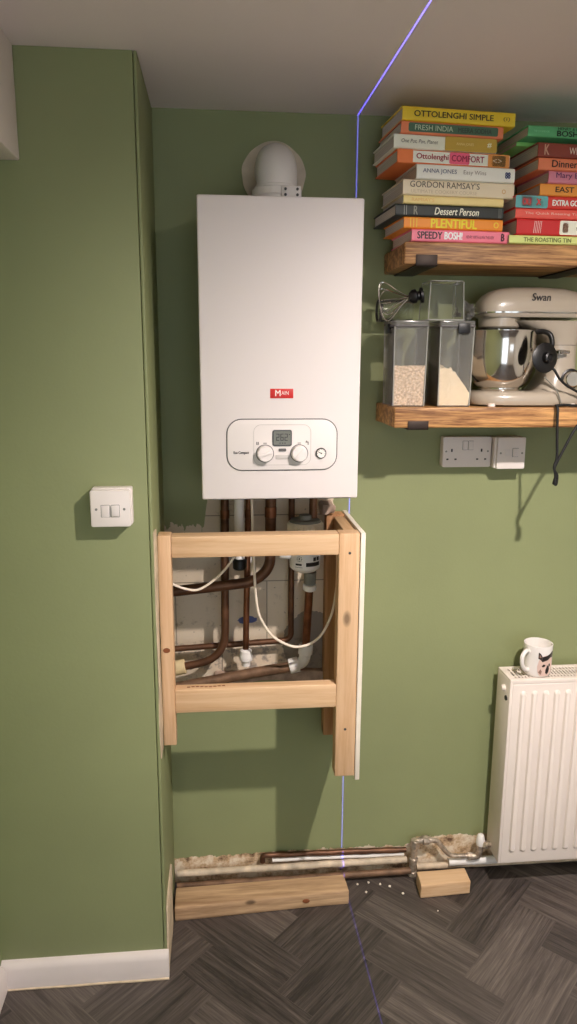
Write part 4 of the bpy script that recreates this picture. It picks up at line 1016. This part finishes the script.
bk = MB().prism([(.582, -.137), (.738, -.129), (.739, -.070), (.586, -.073)], 'z', .0005, .045, bev=.003).jitter(.0014, 14, 4).build('timber_block', M['pine_x'])
tag(bk, 'small pine block lying on the floor beside the radiator pipe', 'timber')
# plaster crumbs on the floor
rnd = random.Random(5)
for q, (x, y) in enumerate([(.405, -.060), (.44, -.056), (.475, -.066), (.502, -.078), (.425, -.096), (.535, -.112), (.62, -.19)]):
    b = bmesh.new(); bmesh.ops.create_icosphere(b, subdivisions=2, radius=1.0); s_ = .0020 + .0022 * rnd.random()
    for v in b.verts:
        v.co *= s_ * (1 + .5 * noise.noise(v.co * 2 + Vector((q * 3.1, 0, 0)))); v.co.z = max(v.co.z * .7 + s_ * .55, .0003); v.co += Vector((x, y, 0))
    mb = MB(); mb._merge(b)
    tag(mb.build('plaster_crumb', M['board_edge'], angle=15), 'tiny white plaster crumb on the floor between batten and block', 'crumb', 'plaster crumbs on the floor')

# ================================================================ LIGHT
def spot(name, loc, power, col, size=165, blend=1.0, radius=.035, target=None):
    l = bpy.data.lights.new(name, 'SPOT'); l.energy = power; l.color = col; l.spot_size = R(size); l.spot_blend = blend; l.shadow_soft_size = radius
    o = bpy.data.objects.new(name, l); COL.objects.link(o); o.location = loc
    if target: o.rotation_euler = (Vector(target) - Vector(loc)).to_track_quat('-Z', 'Y').to_euler()
    return o
WARM = (1.0, .895, .83)
spot('ceiling_downlight', (.78, -1.30, 2.18), 215, WARM, 174, 1.0, .022)
spot('ceiling_downlight', (-.42, -2.6, 2.18), 55, WARM, 165, 1.0, .08)
spot('ceiling_downlight', (1.7, -3.1, 2.18), 55, WARM)
# laser level: a point source whose beam is one thin vertical fan
la = bpy.data.lights.new('laser_level', 'POINT'); la.energy = 1150; la.color = (.10, .09, 1.0); la.shadow_soft_size = .0005
la.use_nodes = True; nt = la.node_tree
em = nt.nodes['Emission']
tc = N(nt, 'ShaderNodeTexCoord'); sx = N(nt, 'ShaderNodeSeparateXYZ'); nt.links.new(tc.outputs['Normal'], sx.inputs[0])
msk = mth(nt, 'LESS_THAN', mth(nt, 'ABSOLUTE', sx.outputs['X']), .00065)
nt.links.new(msk, em.inputs['Strength'])
lo = bpy.data.objects.new('laser_level', la); COL.objects.link(lo)
lo.location = (.364 + .0200 * 1.9, -1.9, .95); lo.rotation_euler = (0, 0, math.atan(.0200))
w = bpy.data.worlds.new('world'); scene.world = w; w.use_nodes = True
bgn = w.node_tree.nodes['Background']; bgn.inputs['Color'].default_value = (.80, .90, 1.0, 1); bgn.inputs['Strength'].default_value = 3.1

# ================================================================ CAMERA
cam = bpy.data.cameras.new('camera'); co = bpy.data.objects.new('camera', cam); COL.objects.link(co)
cam.sensor_fit = 'VERTICAL'; cam.sensor_height = 24; cam.sensor_width = 24; cam.lens = 730 * 24 / 1024; cam.clip_start = .02
ya, pi_, ro = R(5.46), R(11.8), R(.29)
fw = Vector((math.sin(ya) * math.cos(pi_), math.cos(ya) * math.cos(pi_), -math.sin(pi_)))
rt = Vector((math.cos(ya), -math.sin(ya), 0)); up = rt.cross(fw)
r2 = rt * math.cos(ro) + up * math.sin(ro); u2 = -rt * math.sin(ro) + up * math.cos(ro)
mw = Matrix((r2, u2, -fw)).transposed().to_4x4(); mw.translation = (0, -2.0, 1.585)
co.matrix_world = mw
scene.camera = co
scene.view_settings.view_transform = 'Standard'; scene.view_settings.look = 'None'; scene.view_settings.gamma = 1; scene.view_settings.use_curve_mapping = False
scene.view_settings.exposure = -.22
scene.cycles.max_bounces = 8; scene.cycles.transparent_max_bounces = 24
